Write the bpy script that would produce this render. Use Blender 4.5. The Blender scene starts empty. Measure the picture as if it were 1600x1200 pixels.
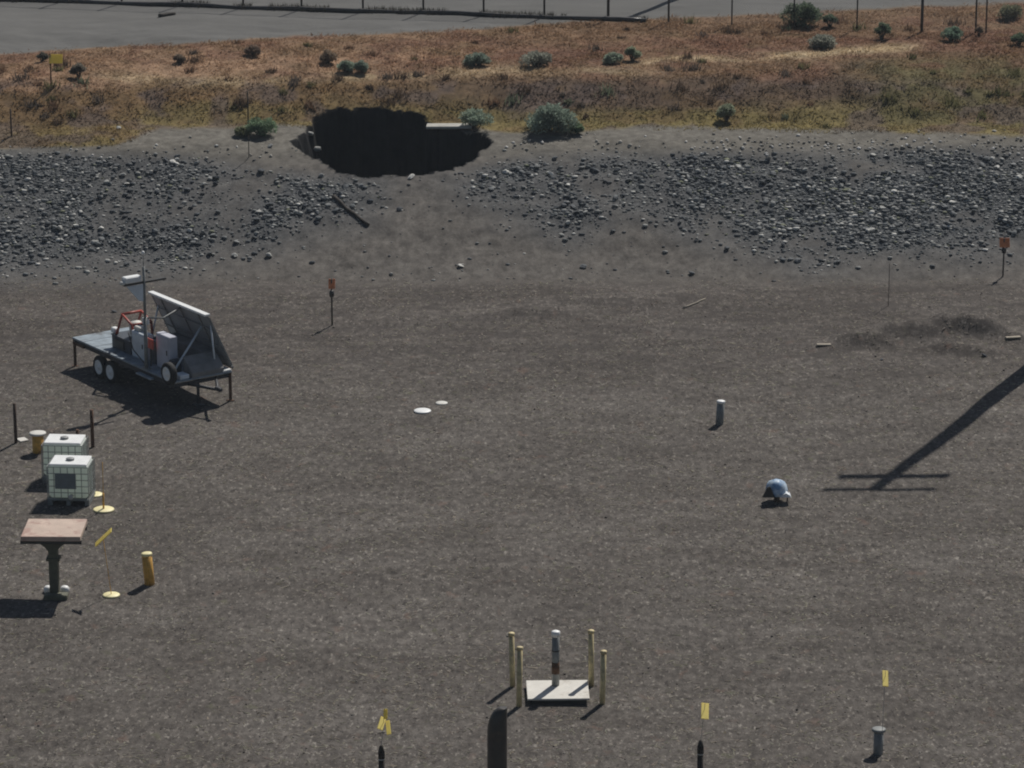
import bpy, bmesh, math, random
import numpy as np
from mathutils import Vector, Matrix

R = math.radians
S = bpy.context.scene
COL = S.collection

# ------------------------------------------------------------------ camera
CAM_H, PITCH, FPX = 32.0, R(16.5), 5570.0          # FPX: focal length in pixels of a 1600 px wide picture
cam_d = bpy.data.cameras.new('camera')
cam = bpy.data.objects.new('camera', cam_d)
COL.objects.link(cam)
cam.location = (0, 0, CAM_H)
cam.rotation_euler = (R(90) - PITCH, 0, 0)
cam_d.sensor_width = 36.0
cam_d.lens = 36.0 * FPX / 1600.0
cam_d.clip_start = 1.0
cam_d.clip_end = 6000.0
S.camera = cam

# ------------------------------------------------------------------ light
SUN_EL, SUN_AZ = R(50), R(26.7)                    # azimuth from +Y towards +X: sun stands behind the scene, to the right
w = bpy.data.worlds.new('World')
S.world = w
w.use_nodes = True
nt = w.node_tree
nt.nodes.clear()
wo = nt.nodes.new('ShaderNodeOutputWorld')
bg = nt.nodes.new('ShaderNodeBackground')
sky = nt.nodes.new('ShaderNodeTexSky')
sky.sky_type = 'NISHITA'
sky.sun_disc = False
sky.sun_elevation = SUN_EL
sky.sun_rotation = SUN_AZ
bg.inputs['Strength'].default_value = 0.05
nt.links.new(sky.outputs[0], bg.inputs[0])
nt.links.new(bg.outputs[0], wo.inputs[0])
sd = bpy.data.lights.new('sun', 'SUN')
sd.energy = 5.0
sd.angle = R(0.5)
sd.color = (1.0, 0.955, 0.89)
sun = bpy.data.objects.new('sun', sd)
COL.objects.link(sun)
sdir = Vector((math.sin(SUN_AZ) * math.cos(SUN_EL), math.cos(SUN_AZ) * math.cos(SUN_EL), math.sin(SUN_EL)))
sun.rotation_euler = sdir.to_track_quat('Z', 'Y').to_euler()
sun.location = (30, 140, 60)
S.view_settings.view_transform = 'Standard'
S.view_settings.look = 'None'
S.view_settings.exposure = -0.31
S.view_settings.gamma = 1.0
S.cycles.filter_width = 2.0
S.cycles.max_bounces = 5
S.cycles.transparent_max_bounces = 6

rnd = random.Random(7)
nrs = np.random.RandomState(11)

# ------------------------------------------------------------------ noise
def _hash(ix, iy, seed):
    h = (ix.astype(np.int64) * 374761393 + iy.astype(np.int64) * 668265263 + seed * 974711) & 0x7fffffff
    h = (h ^ (h >> 13)) * 1274126177 & 0x7fffffff
    return ((h ^ (h >> 16)) & 0xffff) / 65535.0

def vnoise(x, y, seed=0):
    x = np.asarray(x, float); y = np.asarray(y, float)
    ix = np.floor(x); iy = np.floor(y)
    fx = x - ix; fy = y - iy
    fx = fx * fx * (3 - 2 * fx); fy = fy * fy * (3 - 2 * fy)
    a = _hash(ix, iy, seed); b = _hash(ix + 1, iy, seed)
    c = _hash(ix, iy + 1, seed); d = _hash(ix + 1, iy + 1, seed)
    return (a * (1 - fx) + b * fx) * (1 - fy) + (c * (1 - fx) + d * fx) * fy

def fbm(x, y, seed=0, octs=4):
    s = 0; a = 0.5; n = 0
    for k in range(octs):
        s = s + a * vnoise(x * 2 ** k, y * 2 ** k, seed + k * 17); n += a; a *= 0.5
    return s / n - 0.5

def sstep(a, b, x):
    t = np.clip((np.asarray(x, float) - a) / (b - a), 0, 1)
    return t * t * (3 - 2 * t)

# ------------------------------------------------------------------ terrain
_py = np.linspace(60, 200, 2801)
_pz = np.interp(_py, [60, 120.6, 123.0, 129.6, 130.8, 133.0, 135.6, 137.5, 146, 150, 200],
                     [0, 0, 0.55, 2.50, 2.72, 2.90, 3.92, 4.12, 4.35, 4.35, 4.35])
_k = np.hanning(31); _k /= _k.sum()
_pz = np.convolve(np.pad(_pz, 15, mode='edge'), _k, mode='valid')

def flat(u, v, z=0.0):
    x = (u - 800) / FPX; y = (600 - v) / FPX
    d = np.array([x, math.cos(PITCH) + y * math.sin(PITCH), -math.sin(PITCH) + y * math.cos(PITCH)])
    return np.array([0, 0, CAM_H]) + d * ((z - CAM_H) / d[2])

_mounds = []          # (x, y, sx, sy, angle, height)
for (u, v, sx, sy, an, hh) in [(1345, 532, 1.1, 0.55, 0.5, 0.26), (1420, 520, 1.5, 0.5, 0.25, 0.30), (1500, 512, 1.5, 0.5, -0.3, 0.30),
                               (1545, 522, 1.1, 0.45, -0.5, 0.22), (1500, 548, 1.4, 0.5, -0.4, 0.20), (1390, 543, 1.0, 0.35, 0.3, -0.12),
                               (1455, 535, 0.9, 0.5, 0, -0.14), (830, 490, 1.3, 0.5, 0.05, 0.16), (1000, 470, 2.6, 0.9, 0.1, 0.12),
                               (900, 560, 3.0, 0.9, 0, 0.05), (640, 500, 2.0, 0.7, 0, 0.06)]:
    p = flat(u, v); _mounds.append((p[0], p[1], sx, sy, an, hh * 1.45))

def h0(x, y):
    x = np.asarray(x, float); y = np.asarray(y, float)
    yy = y + 1.6 * fbm(x * 0.09, y * 0 + 3.3, 5, 2) + 0.35 * fbm(x * 0.5, y * 0.5, 8, 2)
    z = np.interp(yy, _py, _pz)
    up = sstep(119, 124, y)
    veg = sstep(132.5, 134.5, y) * (1 - sstep(143, 147, y))
    z = z + fbm(x * 0.22, y * 0.22, 21, 3) * (0.14 + 0.35 * up * (1 - sstep(130, 133, y)) + 0.25 * veg)
    z = z + fbm(x * 1.3, y * 1.3, 31, 3) * (0.045 + 0.12 * up * (1 - sstep(130, 132, y)) + 0.12 * veg)
    for (mx, my, sx, sy, an, hh) in _mounds:
        ca, sa = math.cos(an), math.sin(an)
        a = ((x - mx) * ca + (y - my) * sa) / sx; b = (-(x - mx) * sa + (y - my) * ca) / sy
        z = z + hh * np.exp(-(a * a + b * b)) * (1 + 0.5 * fbm(x * 2.1, y * 2.1, 41, 2))
    return z

_tt = np.arange(76.0, 210.0, 0.03)
def at(u, v, zoff=0.0):
    """the point of the terrain seen at pixel (u, v) of the 1600x1200 photograph"""
    x = (u - 800) / FPX; y = (600 - v) / FPX
    d = np.array([x, math.cos(PITCH) + y * math.sin(PITCH), -math.sin(PITCH) + y * math.cos(PITCH)])
    X = d[0] * _tt; Y = d[1] * _tt; Z = CAM_H + d[2] * _tt
    k = int(np.argmax(Z < h0(X, Y) + zoff))
    return Vector((X[k], Y[k], float(h0(X[k], Y[k]))))

def project(x, y, z):
    c, s = math.cos(PITCH), math.sin(PITCH)
    dz = z - CAM_H
    dep = y * c - dz * s
    return 800 + FPX * x / dep, 600 - FPX * (y * s + dz * c) / dep, dep

def top_for(p, v):
    """height above p at which the vertical through p crosses picture row v"""
    lo, hi = 0.0, 12.0
    for _ in range(40):
        m = (lo + hi) / 2
        if project(p.x, p.y, p.z + m)[1] > v: lo = m
        else: hi = m
    return lo

def ppm(p):
    return FPX / project(p.x, p.y, p.z)[2]

# the sinkhole outline, on the ground
HOLE_PX = [(452, 224), (464, 214), (474, 207), (482, 199), (488, 190), (492, 181), (510, 177), (530, 173), (548, 175), (566, 172), (588, 171),
           (606, 173), (622, 176), (640, 174), (656, 180), (664, 191), (672, 203), (700, 205), (733, 207), (752, 211), (771, 221), (760, 232), (746, 238),
           (738, 250), (718, 260), (704, 265), (690, 268), (668, 270), (640, 271), (612, 274), (580, 273), (548, 271), (530, 268), (512, 259),
           (497, 249), (478, 241), (466, 233)]
HOLE = np.array([[*at(u, v)][:2] for u, v in HOLE_PX])

def hole_mask(x, y):
    """signed distance inside the hole (positive inside)"""
    x, y = x + 0.30 * fbm(x * 2.5, y * 2.5, 91, 3) + 0.2 * fbm(x * 6, y * 6, 92, 2), y + 0.45 * fbm(x * 2.7, y * 2.7, 95, 3) + 0.26 * fbm(x * 6, y * 6, 96, 2)
    ins = np.zeros(x.shape, bool); dist = np.full(x.shape, 1e9)
    n = len(HOLE)
    for i in range(n):
        ax, ay = HOLE[i]; bx, by = HOLE[(i + 1) % n]
        cond = ((ay > y) != (by > y)) & (x < (bx - ax) * (y - ay) / (by - ay + 1e-12) + ax)
        ins ^= cond
        t = np.clip(((x - ax) * (bx - ax) + (y - ay) * (by - ay)) / ((bx - ax) ** 2 + (by - ay) ** 2), 0, 1)
        dist = np.minimum(dist, np.hypot(x - ax - t * (bx - ax), y - ay - t * (by - ay)))
    return np.where(ins, dist, -dist)

HX0, HX1 = HOLE[:, 0].min() - 0.6, HOLE[:, 0].max() + 0.6
HY0, HY1 = HOLE[:, 1].min() - 0.6, HOLE[:, 1].max() + 0.6

def spaced(parts):
    out = [parts[0][0]]
    for a, b, s in parts:
        n = max(1, int(round((b - a) / s)))
        out += list(np.linspace(a, b, n + 1)[1:])
    return np.array(out)

def geo(a, b, n):
    return list(np.sign(a) * np.geomspace(abs(a), abs(b), n))

gx = np.array(geo(-4000, -42, 16)[:-1] + list(spaced([(-42, -24, 0.5), (-24, HX0, 0.17), (HX0, HX1, 0.09), (HX1, 24, 0.17), (24, 42, 0.5)])) + geo(42, 4000, 16)[1:])
gy = np.array([-3000, -900, -250, -60, 0, 40] + list(spaced([(60, 74, 1.0), (74, 118, 0.22), (118, HY0, 0.15), (HY0, HY1, 0.09), (HY1, 150, 0.17), (150, 170, 0.5)])) + geo(175, 5000, 16))
GX, GY = np.meshgrid(gx, gy)
GZ = h0(GX, GY)
far = np.maximum(sstep(170, 400, GY), sstep(42, 120, np.abs(GX)))
BASE = np.interp(GY, _py, _pz)
GZ = GZ * (1 - far) + BASE * far
pit = np.zeros_like(GZ)
bm_ = (GX > HX0) & (GX < HX1) & (GY > HY0) & (GY < HY1)
def pit_depth(x, y):
    sdp = hole_mask(x, y); cx, cy = HOLE.mean(0)
    wl_ = np.clip((cx - x - 1.8) / 2.2, 0, 1)        # the left end slumps
    wr_ = np.clip((x - cx - 2.4) / 1.6, 0, 1)
    d = 4.2 * sstep(0, 1, np.clip(sdp / (0.2 + 1.3 * wl_ + 0.5 * wr_), 0, 1)) ** 0.8
    return sdp, wl_, np.where(sdp > 0, d * (1 + 0.35 * fbm(x * 1.7, y * 1.7, 77, 3)), 0)
sd_, wl, dep_ = pit_depth(GX[bm_], GY[bm_])
GZ[bm_] -= dep_
_d = np.zeros_like(GZ); _d[bm_] = dep_
_m = _d > 0.2                                          # walls and the broken lip around them, coloured with the hole's shade
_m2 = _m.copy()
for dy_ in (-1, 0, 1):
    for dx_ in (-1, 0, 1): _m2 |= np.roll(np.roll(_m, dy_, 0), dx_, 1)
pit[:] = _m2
slump = np.zeros_like(GZ); slump[bm_] = wl * (sd_ > 0.0) * np.clip(1.3 - dep_ / 2.0, 0, 1)

# zones (what covers the ground where), from the places they have on the site
PU, PV, _ = project(GX, GY, np.where(pit > 0, BASE, GZ))
near = (np.abs(GX) < 60) & (GY > 70) & (GY < 190)
PU = np.where(near, PU, np.clip(GX * 45 + 800, -4000, 6000)); PV = np.where(near, PV, np.where(GY > 150, -50, 1300))
def veg_lo(u): return np.interp(u, [-400, 0, 180, 250, 420, 470, 760, 800, 900, 1000, 1300, 1600, 2000], [236, 232, 228, 200, 196, 196, 203, 206, 205, 198, 204, 211, 214])
def veg_hi(u): return np.interp(u, [-400, 0, 200, 400, 700, 850, 1000, 1150, 1300, 1600, 2000], [96, 86, 72, 60, 48, 38, 31, 25, 18, 3, -20])
jit = 7 * fbm(GX * 0.8, GY * 0.8, 51, 3)
veg_m = sstep(veg_hi(PU) - 3, veg_hi(PU) + 3, PV + jit) * (1 - sstep(veg_lo(PU) - 4, veg_lo(PU) + 3, PV + jit * 1.3))
veg_m = np.where(near, veg_m, ((GY > 133) & (GY < 147)) * 1.0)
road_m = sstep(veg_hi(PU) + 2, veg_hi(PU) - 4, PV + jit)
def rub_m(u, v, x, y):
    """cover of loose rubble on the embankment"""
    top = np.interp(u, [-400, 0, 300, 420, 520, 700, 760, 850, 1200, 1600, 2000], [236, 236, 246, 268, 276, 270, 262, 244, 240, 232, 230])
    bot = np.interp(u, [-400, 0, 150, 250, 330, 400, 520, 620, 700, 760, 900, 1000, 1080, 1250, 1400, 1600, 2000], [425, 440, 440, 440, 425, 410, 372, 345, 320, 345, 385, 345, 380, 425, 420, 405, 400])
    m = sstep(top - 12, top + 20, v) * (1 - sstep(bot - 75, bot + 25, v))
    gap = np.exp(-((u - 650 - (v - 300) * 0.1) / 75.0) ** 2) + 0.6 * np.exp(-((u - 390 + (v - 300) * 0.4) / 30.0) ** 2) + 0.6 * np.exp(-((u - 930 - (v - 300) * 0.9) / 22.0) ** 2)
    m = m * np.clip(1 - 0.9 * gap, 0.08, 1) * np.interp(u, [600, 800, 1200], [0.8, 1.0, 1.2])
    return m * np.clip(0.78 + 1.6 * fbm(x * 0.55, y * 0.55, 61, 3), 0.05, 1)
rubble_m = np.where(near, rub_m(PU, PV, GX, GY), ((GY > 121) & (GY < 130)) * 0.7)

def C3(*c): return np.array(c)
pal = dict(orange=C3(0.245, 0.155, 0.093), red=C3(0.22, 0.122, 0.08), tan=C3(0.385, 0.25, 0.16), straw=C3(0.56, 0.44, 0.28), dark=C3(0.145, 0.102, 0.072),
           purple=C3(0.165, 0.125, 0.11), olive=C3(0.16, 0.14, 0.066), oliveyel=C3(0.25, 0.20, 0.085), brown=C3(0.23, 0.15, 0.078))
def lerp(a, c, f): return a * (1 - f[:, None]) + (c if c.ndim == 2 else c[None]) * f[:, None]
def veg_colour(x, y, u, v):
    """colour of the grass by place: straw, red cheatgrass, olive and grey-brown weeds, painted shade on the right-hand bank"""
    n = len(x)
    v = v + 8 * fbm(x * 0.5, y * 0.5, 221, 3)
    t = np.clip((v - veg_hi(u)) / (veg_lo(u) - veg_hi(u)), 0, 1) + 0.22 * fbm(x * 0.35, y * 0.7, 161, 3)
    right = sstep(500, 900, u)
    L = lerp(np.tile(pal['tan'], (n, 1)), pal['orange'], sstep(0.0, 0.15, 0.25 - t) * 0.6)
    L = lerp(L, pal['brown'], sstep(0.36, 0.5, t)); L = lerp(L, pal['oliveyel'], sstep(0.62, 0.85, t) * 0.8)
    Rr = lerp(np.tile(pal['orange'], (n, 1)), pal['red'], sstep(0.12, 0.3, t) * (1 - sstep(0.36, 0.46, t)))
    Rr = lerp(Rr, pal['dark'], sstep(0.44, 0.54, t) * 0.95)  # shade of the steep bank facing the camera, painted into the grass colour
    Rr = lerp(Rr, pal['oliveyel'], sstep(0.70, 0.88, t))
    cols = lerp(L, Rr, right)
    sv = np.interp(u, [900, 1050, 1200, 1400, 1500], [108, 92, 88, 76, 70])
    cols = lerp(cols, pal['straw'], np.exp(-((v - sv) / 6.0) ** 2) * sstep(960, 1040, u) * (1 - sstep(1400, 1460, u)))
    sv2 = np.interp(u, [150, 300, 500, 800, 1000], [118, 130, 122, 108, 112])
    cols = lerp(cols, pal['straw'] * 0.85, np.exp(-((v - sv2) / 8.0) ** 2) * sstep(120, 200, u) * (1 - sstep(950, 1050, u)) * 0.7)
    cols = lerp(cols, pal['olive'], sstep(1300, 1420, u + 60 * fbm(x * 0.4, y * 0.4, 9, 2)) * sstep(70, 110, v) * (1 - sstep(185, 205, v)) * 0.85)
    cols = lerp(cols, pal['purple'], sstep(0.02, 0.14, fbm(x * 0.8, y * 0.8, 171, 3)) * sstep(115, 140, v) * 0.7)
    cols = lerp(cols, pal['red'], sstep(0.05, 0.2, fbm(x * 0.6, y * 0.6, 175, 3)) * sstep(140, 115, v) * 0.7)
    cols = lerp(cols, pal['brown'] * 0.85, sstep(0.06, 0.2, fbm(x * 1.1, y * 1.1, 177, 3)) * 0.5)
    return cols * (1 + 0.5 * fbm(x * 2.2, y * 2.2, 181, 2))[:, None]

def mesh_obj(name, verts, faces, mats, parent=None, cols=None, smooth=False, attr=None):
    me = bpy.data.meshes.new(name)
    verts = np.asarray(verts, np.float32); faces = np.asarray(faces, np.int32)
    nv, (nf, k) = len(verts), faces.shape
    me.vertices.add(nv); me.vertices.foreach_set('co', verts.ravel())
    me.loops.add(nf * k); me.loops.foreach_set('vertex_index', faces.ravel())
    me.polygons.add(nf)
    me.polygons.foreach_set('loop_start', np.arange(0, nf * k, k, dtype=np.int32))
    me.polygons.foreach_set('loop_total', np.full(nf, k, np.int32))
    if smooth: me.polygons.foreach_set('use_smooth', np.ones(nf, bool))
    for an, c in (attr or {}).items():
        a = me.color_attributes.new(an, 'FLOAT_COLOR', 'POINT')
        a.data.foreach_set('color', np.asarray(c, np.float32).ravel())
    me.update(calc_edges=True)
    for m in (mats if isinstance(mats, (list, tuple)) else [mats]): me.materials.append(m)
    o = bpy.data.objects.new(name, me); COL.objects.link(o)
    if parent is not None: o.parent = parent
    return o

# ------------------------------------------------------------------ materials
def new_mat(name):
    m = bpy.data.materials.new(name); m.use_nodes = True
    n = m.node_tree.nodes; n.clear()
    out = n.new('ShaderNodeOutputMaterial'); b = n.new('ShaderNodeBsdfPrincipled')
    m.node_tree.links.new(b.outputs[0], out.inputs[0])
    return m, n, m.node_tree.links, b, out

def mat(name, c, rough=0.6, metal=0.0, var=0.18, scale=6.0, c2=None, amt=0.5, bump=0.0):
    """base colour mottled by noise; c2: a second colour (rust, dirt) in patches"""
    m, n, l, b, out = new_mat(name)
    tc = n.new('ShaderNodeTexCoord')
    nz = n.new('ShaderNodeTexNoise'); nz.inputs['Scale'].default_value = scale; nz.inputs['Detail'].default_value = 6
    l.new(tc.outputs['Object'], nz.inputs['Vector'])
    rp = n.new('ShaderNodeValToRGB')
    rp.color_ramp.elements[0].position = 0.3; rp.color_ramp.elements[1].position = 0.7
    rp.color_ramp.elements[0].color = (*[x * (1 - var) for x in c], 1)
    rp.color_ramp.elements[1].color = (*[min(1, x * (1 + var)) for x in c], 1)
    l.new(nz.outputs['Fac'], rp.inputs[0])
    src = rp.outputs[0]
    if c2:
        n2 = n.new('ShaderNodeTexNoise'); n2.inputs['Scale'].default_value = scale * 0.45; n2.inputs['Detail'].default_value = 8; n2.inputs['Roughness'].default_value = 0.7
        l.new(tc.outputs['Object'], n2.inputs['Vector'])
        r2 = n.new('ShaderNodeValToRGB'); r2.color_ramp.elements[0].position = 0.62 - 0.3 * amt; r2.color_ramp.elements[1].position = 0.75 - 0.3 * amt
        l.new(n2.outputs['Fac'], r2.inputs[0])
        mx = n.new('ShaderNodeMixRGB'); mx.inputs[2].default_value = (*c2, 1)
        l.new(r2.outputs[0], mx.inputs[0]); l.new(src, mx.inputs[1]); src = mx.outputs[0]
    l.new(src, b.inputs['Base Color'])
    b.inputs['Roughness'].default_value = rough; b.inputs['Metallic'].default_value = metal
    if bump:
        bp = n.new('ShaderNodeBump'); bp.inputs['Strength'].default_value = bump; bp.inputs['Distance'].default_value = 0.02
        l.new(nz.outputs['Fac'], bp.inputs['Height']); l.new(bp.outputs[0], b.inputs['Normal'])
    return m

def attr_mat(name, attr='tint', rough=0.9, trans=0.0, var=0.0):
    m, n, l, b, out = new_mat(name)
    a = n.new('ShaderNodeAttribute'); a.attribute_name = attr
    l.new(a.outputs['Color'], b.inputs['Base Color'])
    b.inputs['Roughness'].default_value = rough
    b.inputs['Specular IOR Level'].default_value = 0.15
    if trans:
        t = n.new('ShaderNodeBsdfTranslucent'); l.new(a.outputs['Color'], t.inputs[0])
        mx = n.new('ShaderNodeMixShader'); mx.inputs[0].default_value = trans
        l.new(b.outputs[0], mx.inputs[1]); l.new(t.outputs[0], mx.inputs[2]); l.new(mx.outputs[0], out.inputs[0])
    return m

def ground_mat():
    m, n, l, b, out = new_mat('ground')
    g = n.new('ShaderNodeNewGeometry')
    def noise(scale, detail=6, rough=0.6, stretch=None):
        z = n.new('ShaderNodeTexNoise'); z.inputs['Scale'].default_value = scale; z.inputs['Detail'].default_value = detail; z.inputs['Roughness'].default_value = rough
        if stretch:
            mp = n.new('ShaderNodeMapping'); mp.inputs['Scale'].default_value = stretch
            l.new(g.outputs['Position'], mp.inputs['Vector']); l.new(mp.outputs[0], z.inputs['Vector'])
        else: l.new(g.outputs['Position'], z.inputs['Vector'])
        return z.outputs['Fac']
    def ramp(fac, stops):
        r = n.new('ShaderNodeValToRGB'); e = r.color_ramp.elements
        while len(e) < len(stops): e.new(0.5)
        for k, (p, c) in enumerate(stops):
            e[k].position = p; e[k].color = (*c, 1) if len(c) == 3 else c
        l.new(fac, r.inputs[0]); return r.outputs[0]
    def mix(fac, a, c, mode='MIX'):
        x = n.new('ShaderNodeMixRGB'); x.blend_type = mode
        for i, s in enumerate((fac, a, c)):
            if isinstance(s, (int, float)): x.inputs[i].default_value = s
            elif isinstance(s, tuple): x.inputs[i].default_value = (*s, 1)
            else: l.new(s, x.inputs[i])
        return x.outputs[0]
    at_ = n.new('ShaderNodeAttribute'); at_.attribute_name = 'zone'
    sp = n.new('ShaderNodeSeparateColor'); l.new(at_.outputs['Color'], sp.inputs[0])
    at2 = n.new('ShaderNodeAttribute'); at2.attribute_name = 'zone_extra'
    sp2 = n.new('ShaderNodeSeparateColor'); l.new(at2.outputs['Color'], sp2.inputs[0])
    # yard: sandy gravel with clumps of straw-coloured litter and darker damp or driven-over streaks
    dirt = ramp(noise(4.2, 8, 0.78, (1, 0.55, 1)), [(0.36, (0.072, 0.065, 0.06)), (0.5, (0.114, 0.103, 0.093)), (0.64, (0.175, 0.159, 0.144))])
    dirt = mix(ramp(noise(8.0, 4, 0.75, (1, 0.5, 1)), [(0.575, (0, 0, 0)), (0.64, (0.85, 0.85, 0.85))]), dirt, (0.30, 0.277, 0.245))
    dirt = mix(ramp(noise(6.0, 4, 0.75, (1.1, 0.5, 1)), [(0.36, (0.85, 0.85, 0.85)), (0.43, (0, 0, 0))]), dirt, (0.05, 0.044, 0.041))
    dirt = mix(ramp(noise(0.9, 6, 0.7, (0.5, 0.8, 1)), [(0.40, (0.9, 0.9, 0.9)), (0.60, (0, 0, 0))]), dirt, mix(1.0, dirt, (0.76, 0.75, 0.75), 'MULTIPLY'))
    dirt = mix(ramp(noise(0.28, 5, 0.65, (0.5, 1.3, 1)), [(0.4, (0.8, 0.8, 0.8)), (0.6, (0, 0, 0))]), dirt, mix(1.0, dirt, (0.76, 0.75, 0.74), 'MULTIPLY'))
    # ochre and reddish stains here and there
    dirt = mix(ramp(noise(1.7, 3, 0.6, (1, 0.7, 1)), [(0.62, (0, 0, 0)), (0.72, (0.5, 0.5, 0.5))]), dirt, (0.15, 0.105, 0.085))
    dirt = mix(ramp(noise(2.3, 3, 0.6, (1, 0.7, 1)), [(0.28, (0.5, 0.5, 0.5)), (0.38, (0, 0, 0))]), dirt, (0.115, 0.115, 0.075))
    # disturbed soil close to the toe of the bank is darker
    dist = mix(sp2.outputs[0], dirt, mix(1.0, mix(ramp(noise(1.5, 5, 0.7, (0.35, 0.9, 1)), [(0.42, (0.8, 0.8, 0.8)), (0.5, (0, 0, 0))]), dirt, (0.066, 0.059, 0.055)), (0.84, 0.82, 0.82), 'MULTIPLY'))
    bare = ramp(noise(2.6, 8, 0.78, (1, 0.6, 1)), [(0.36, (0.07, 0.064, 0.058)), (0.5, (0.115, 0.105, 0.095)), (0.64, (0.165, 0.153, 0.137))])
    rub = ramp(noise(6.5, 8, 0.82), [(0.38, (0.032, 0.036, 0.041)), (0.5, (0.078, 0.084, 0.09)), (0.63, (0.165, 0.17, 0.172))])
    shelf = ramp(noise(2.8, 8, 0.78), [(0.36, (0.095, 0.088, 0.076)), (0.5, (0.145, 0.135, 0.117)), (0.64, (0.2, 0.188, 0.163))])
    vegs = ramp(noise(1.4, 8, 0.75), [(0.36, (0.085, 0.058, 0.038)), (0.64, (0.19, 0.128, 0.082))])
    at3 = n.new('ShaderNodeAttribute'); at3.attribute_name = 'veg_tint'
    vegs = mix(1.0, at3.outputs['Color'], ramp(noise(3.0, 8, 0.8), [(0.36, (0.42, 0.42, 0.42)), (0.64, (1.0, 1.0, 1.0))]), 'MULTIPLY')
    road = ramp(noise(1.1, 7, 0.65, (0.3, 1, 1)), [(0.3, (0.105, 0.104, 0.1)), (0.7, (0.15, 0.148, 0.142))])
    shaded_earth = ramp(noise(2.0, 6, 0.7), [(0.3, (0.007, 0.008, 0.010)), (0.7, (0.018, 0.018, 0.02))])  # near-black and bluish: the shade inside the hole is put into this colour
    c = mix(sp2.outputs[1], dist, bare)
    c = mix(sp2.outputs[2], c, shelf)
    c = mix(sp.outputs[0], c, rub)
    c = mix(sp.outputs[1], c, vegs)
    c = mix(sp.outputs[2], c, road)
    c = mix(at_.outputs['Alpha'], c, shaded_earth)
    l.new(c, b.inputs['Base Color'])
    b.inputs['Roughness'].default_value = 0.95; b.inputs['Specular IOR Level'].default_value = 0.1
    bp = n.new('ShaderNodeBump'); bp.inputs['Strength'].default_value = 0.35; bp.inputs['Distance'].default_value = 0.06
    l.new(noise(6.5, 8, 0.75), bp.inputs['Height']); l.new(bp.outputs[0], b.inputs['Normal'])
    return m

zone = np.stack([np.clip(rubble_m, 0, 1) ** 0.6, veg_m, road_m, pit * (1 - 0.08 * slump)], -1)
toe = sstep(640, 540, PV) * near
bare_m = sstep(455, 425, PV) * near
shelf_m = sstep(275, 225, PV + jit) * near * (1 - rubble_m)
vt = np.ones((GX.size, 4)); _k = (near & (veg_m > 0)).ravel()
vt[:, :3] = pal['orange']; vt[_k, :3] = veg_colour(GX.ravel()[_k], GY.ravel()[_k], PU.ravel()[_k], PV.ravel()[_k])
zone2 = np.stack([toe * 0.75 + 0 * PV, bare_m, shelf_m, np.ones_like(PV)], -1)
ny, nx = GX.shape
idx = np.arange(ny * nx).reshape(ny, nx)
gf = np.stack([idx[:-1, :-1], idx[:-1, 1:], idx[1:, 1:], idx[1:, :-1]], -1).reshape(-1, 4)
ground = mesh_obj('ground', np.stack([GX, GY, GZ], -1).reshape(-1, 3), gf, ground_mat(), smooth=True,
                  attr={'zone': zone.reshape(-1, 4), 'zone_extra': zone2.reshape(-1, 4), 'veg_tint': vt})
ground['kind'] = 'structure'
ground['label'] = 'bare gravelly yard with a rubble bank, a sinkhole and a dry grassy terrace'
ground['category'] = 'ground'

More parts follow.
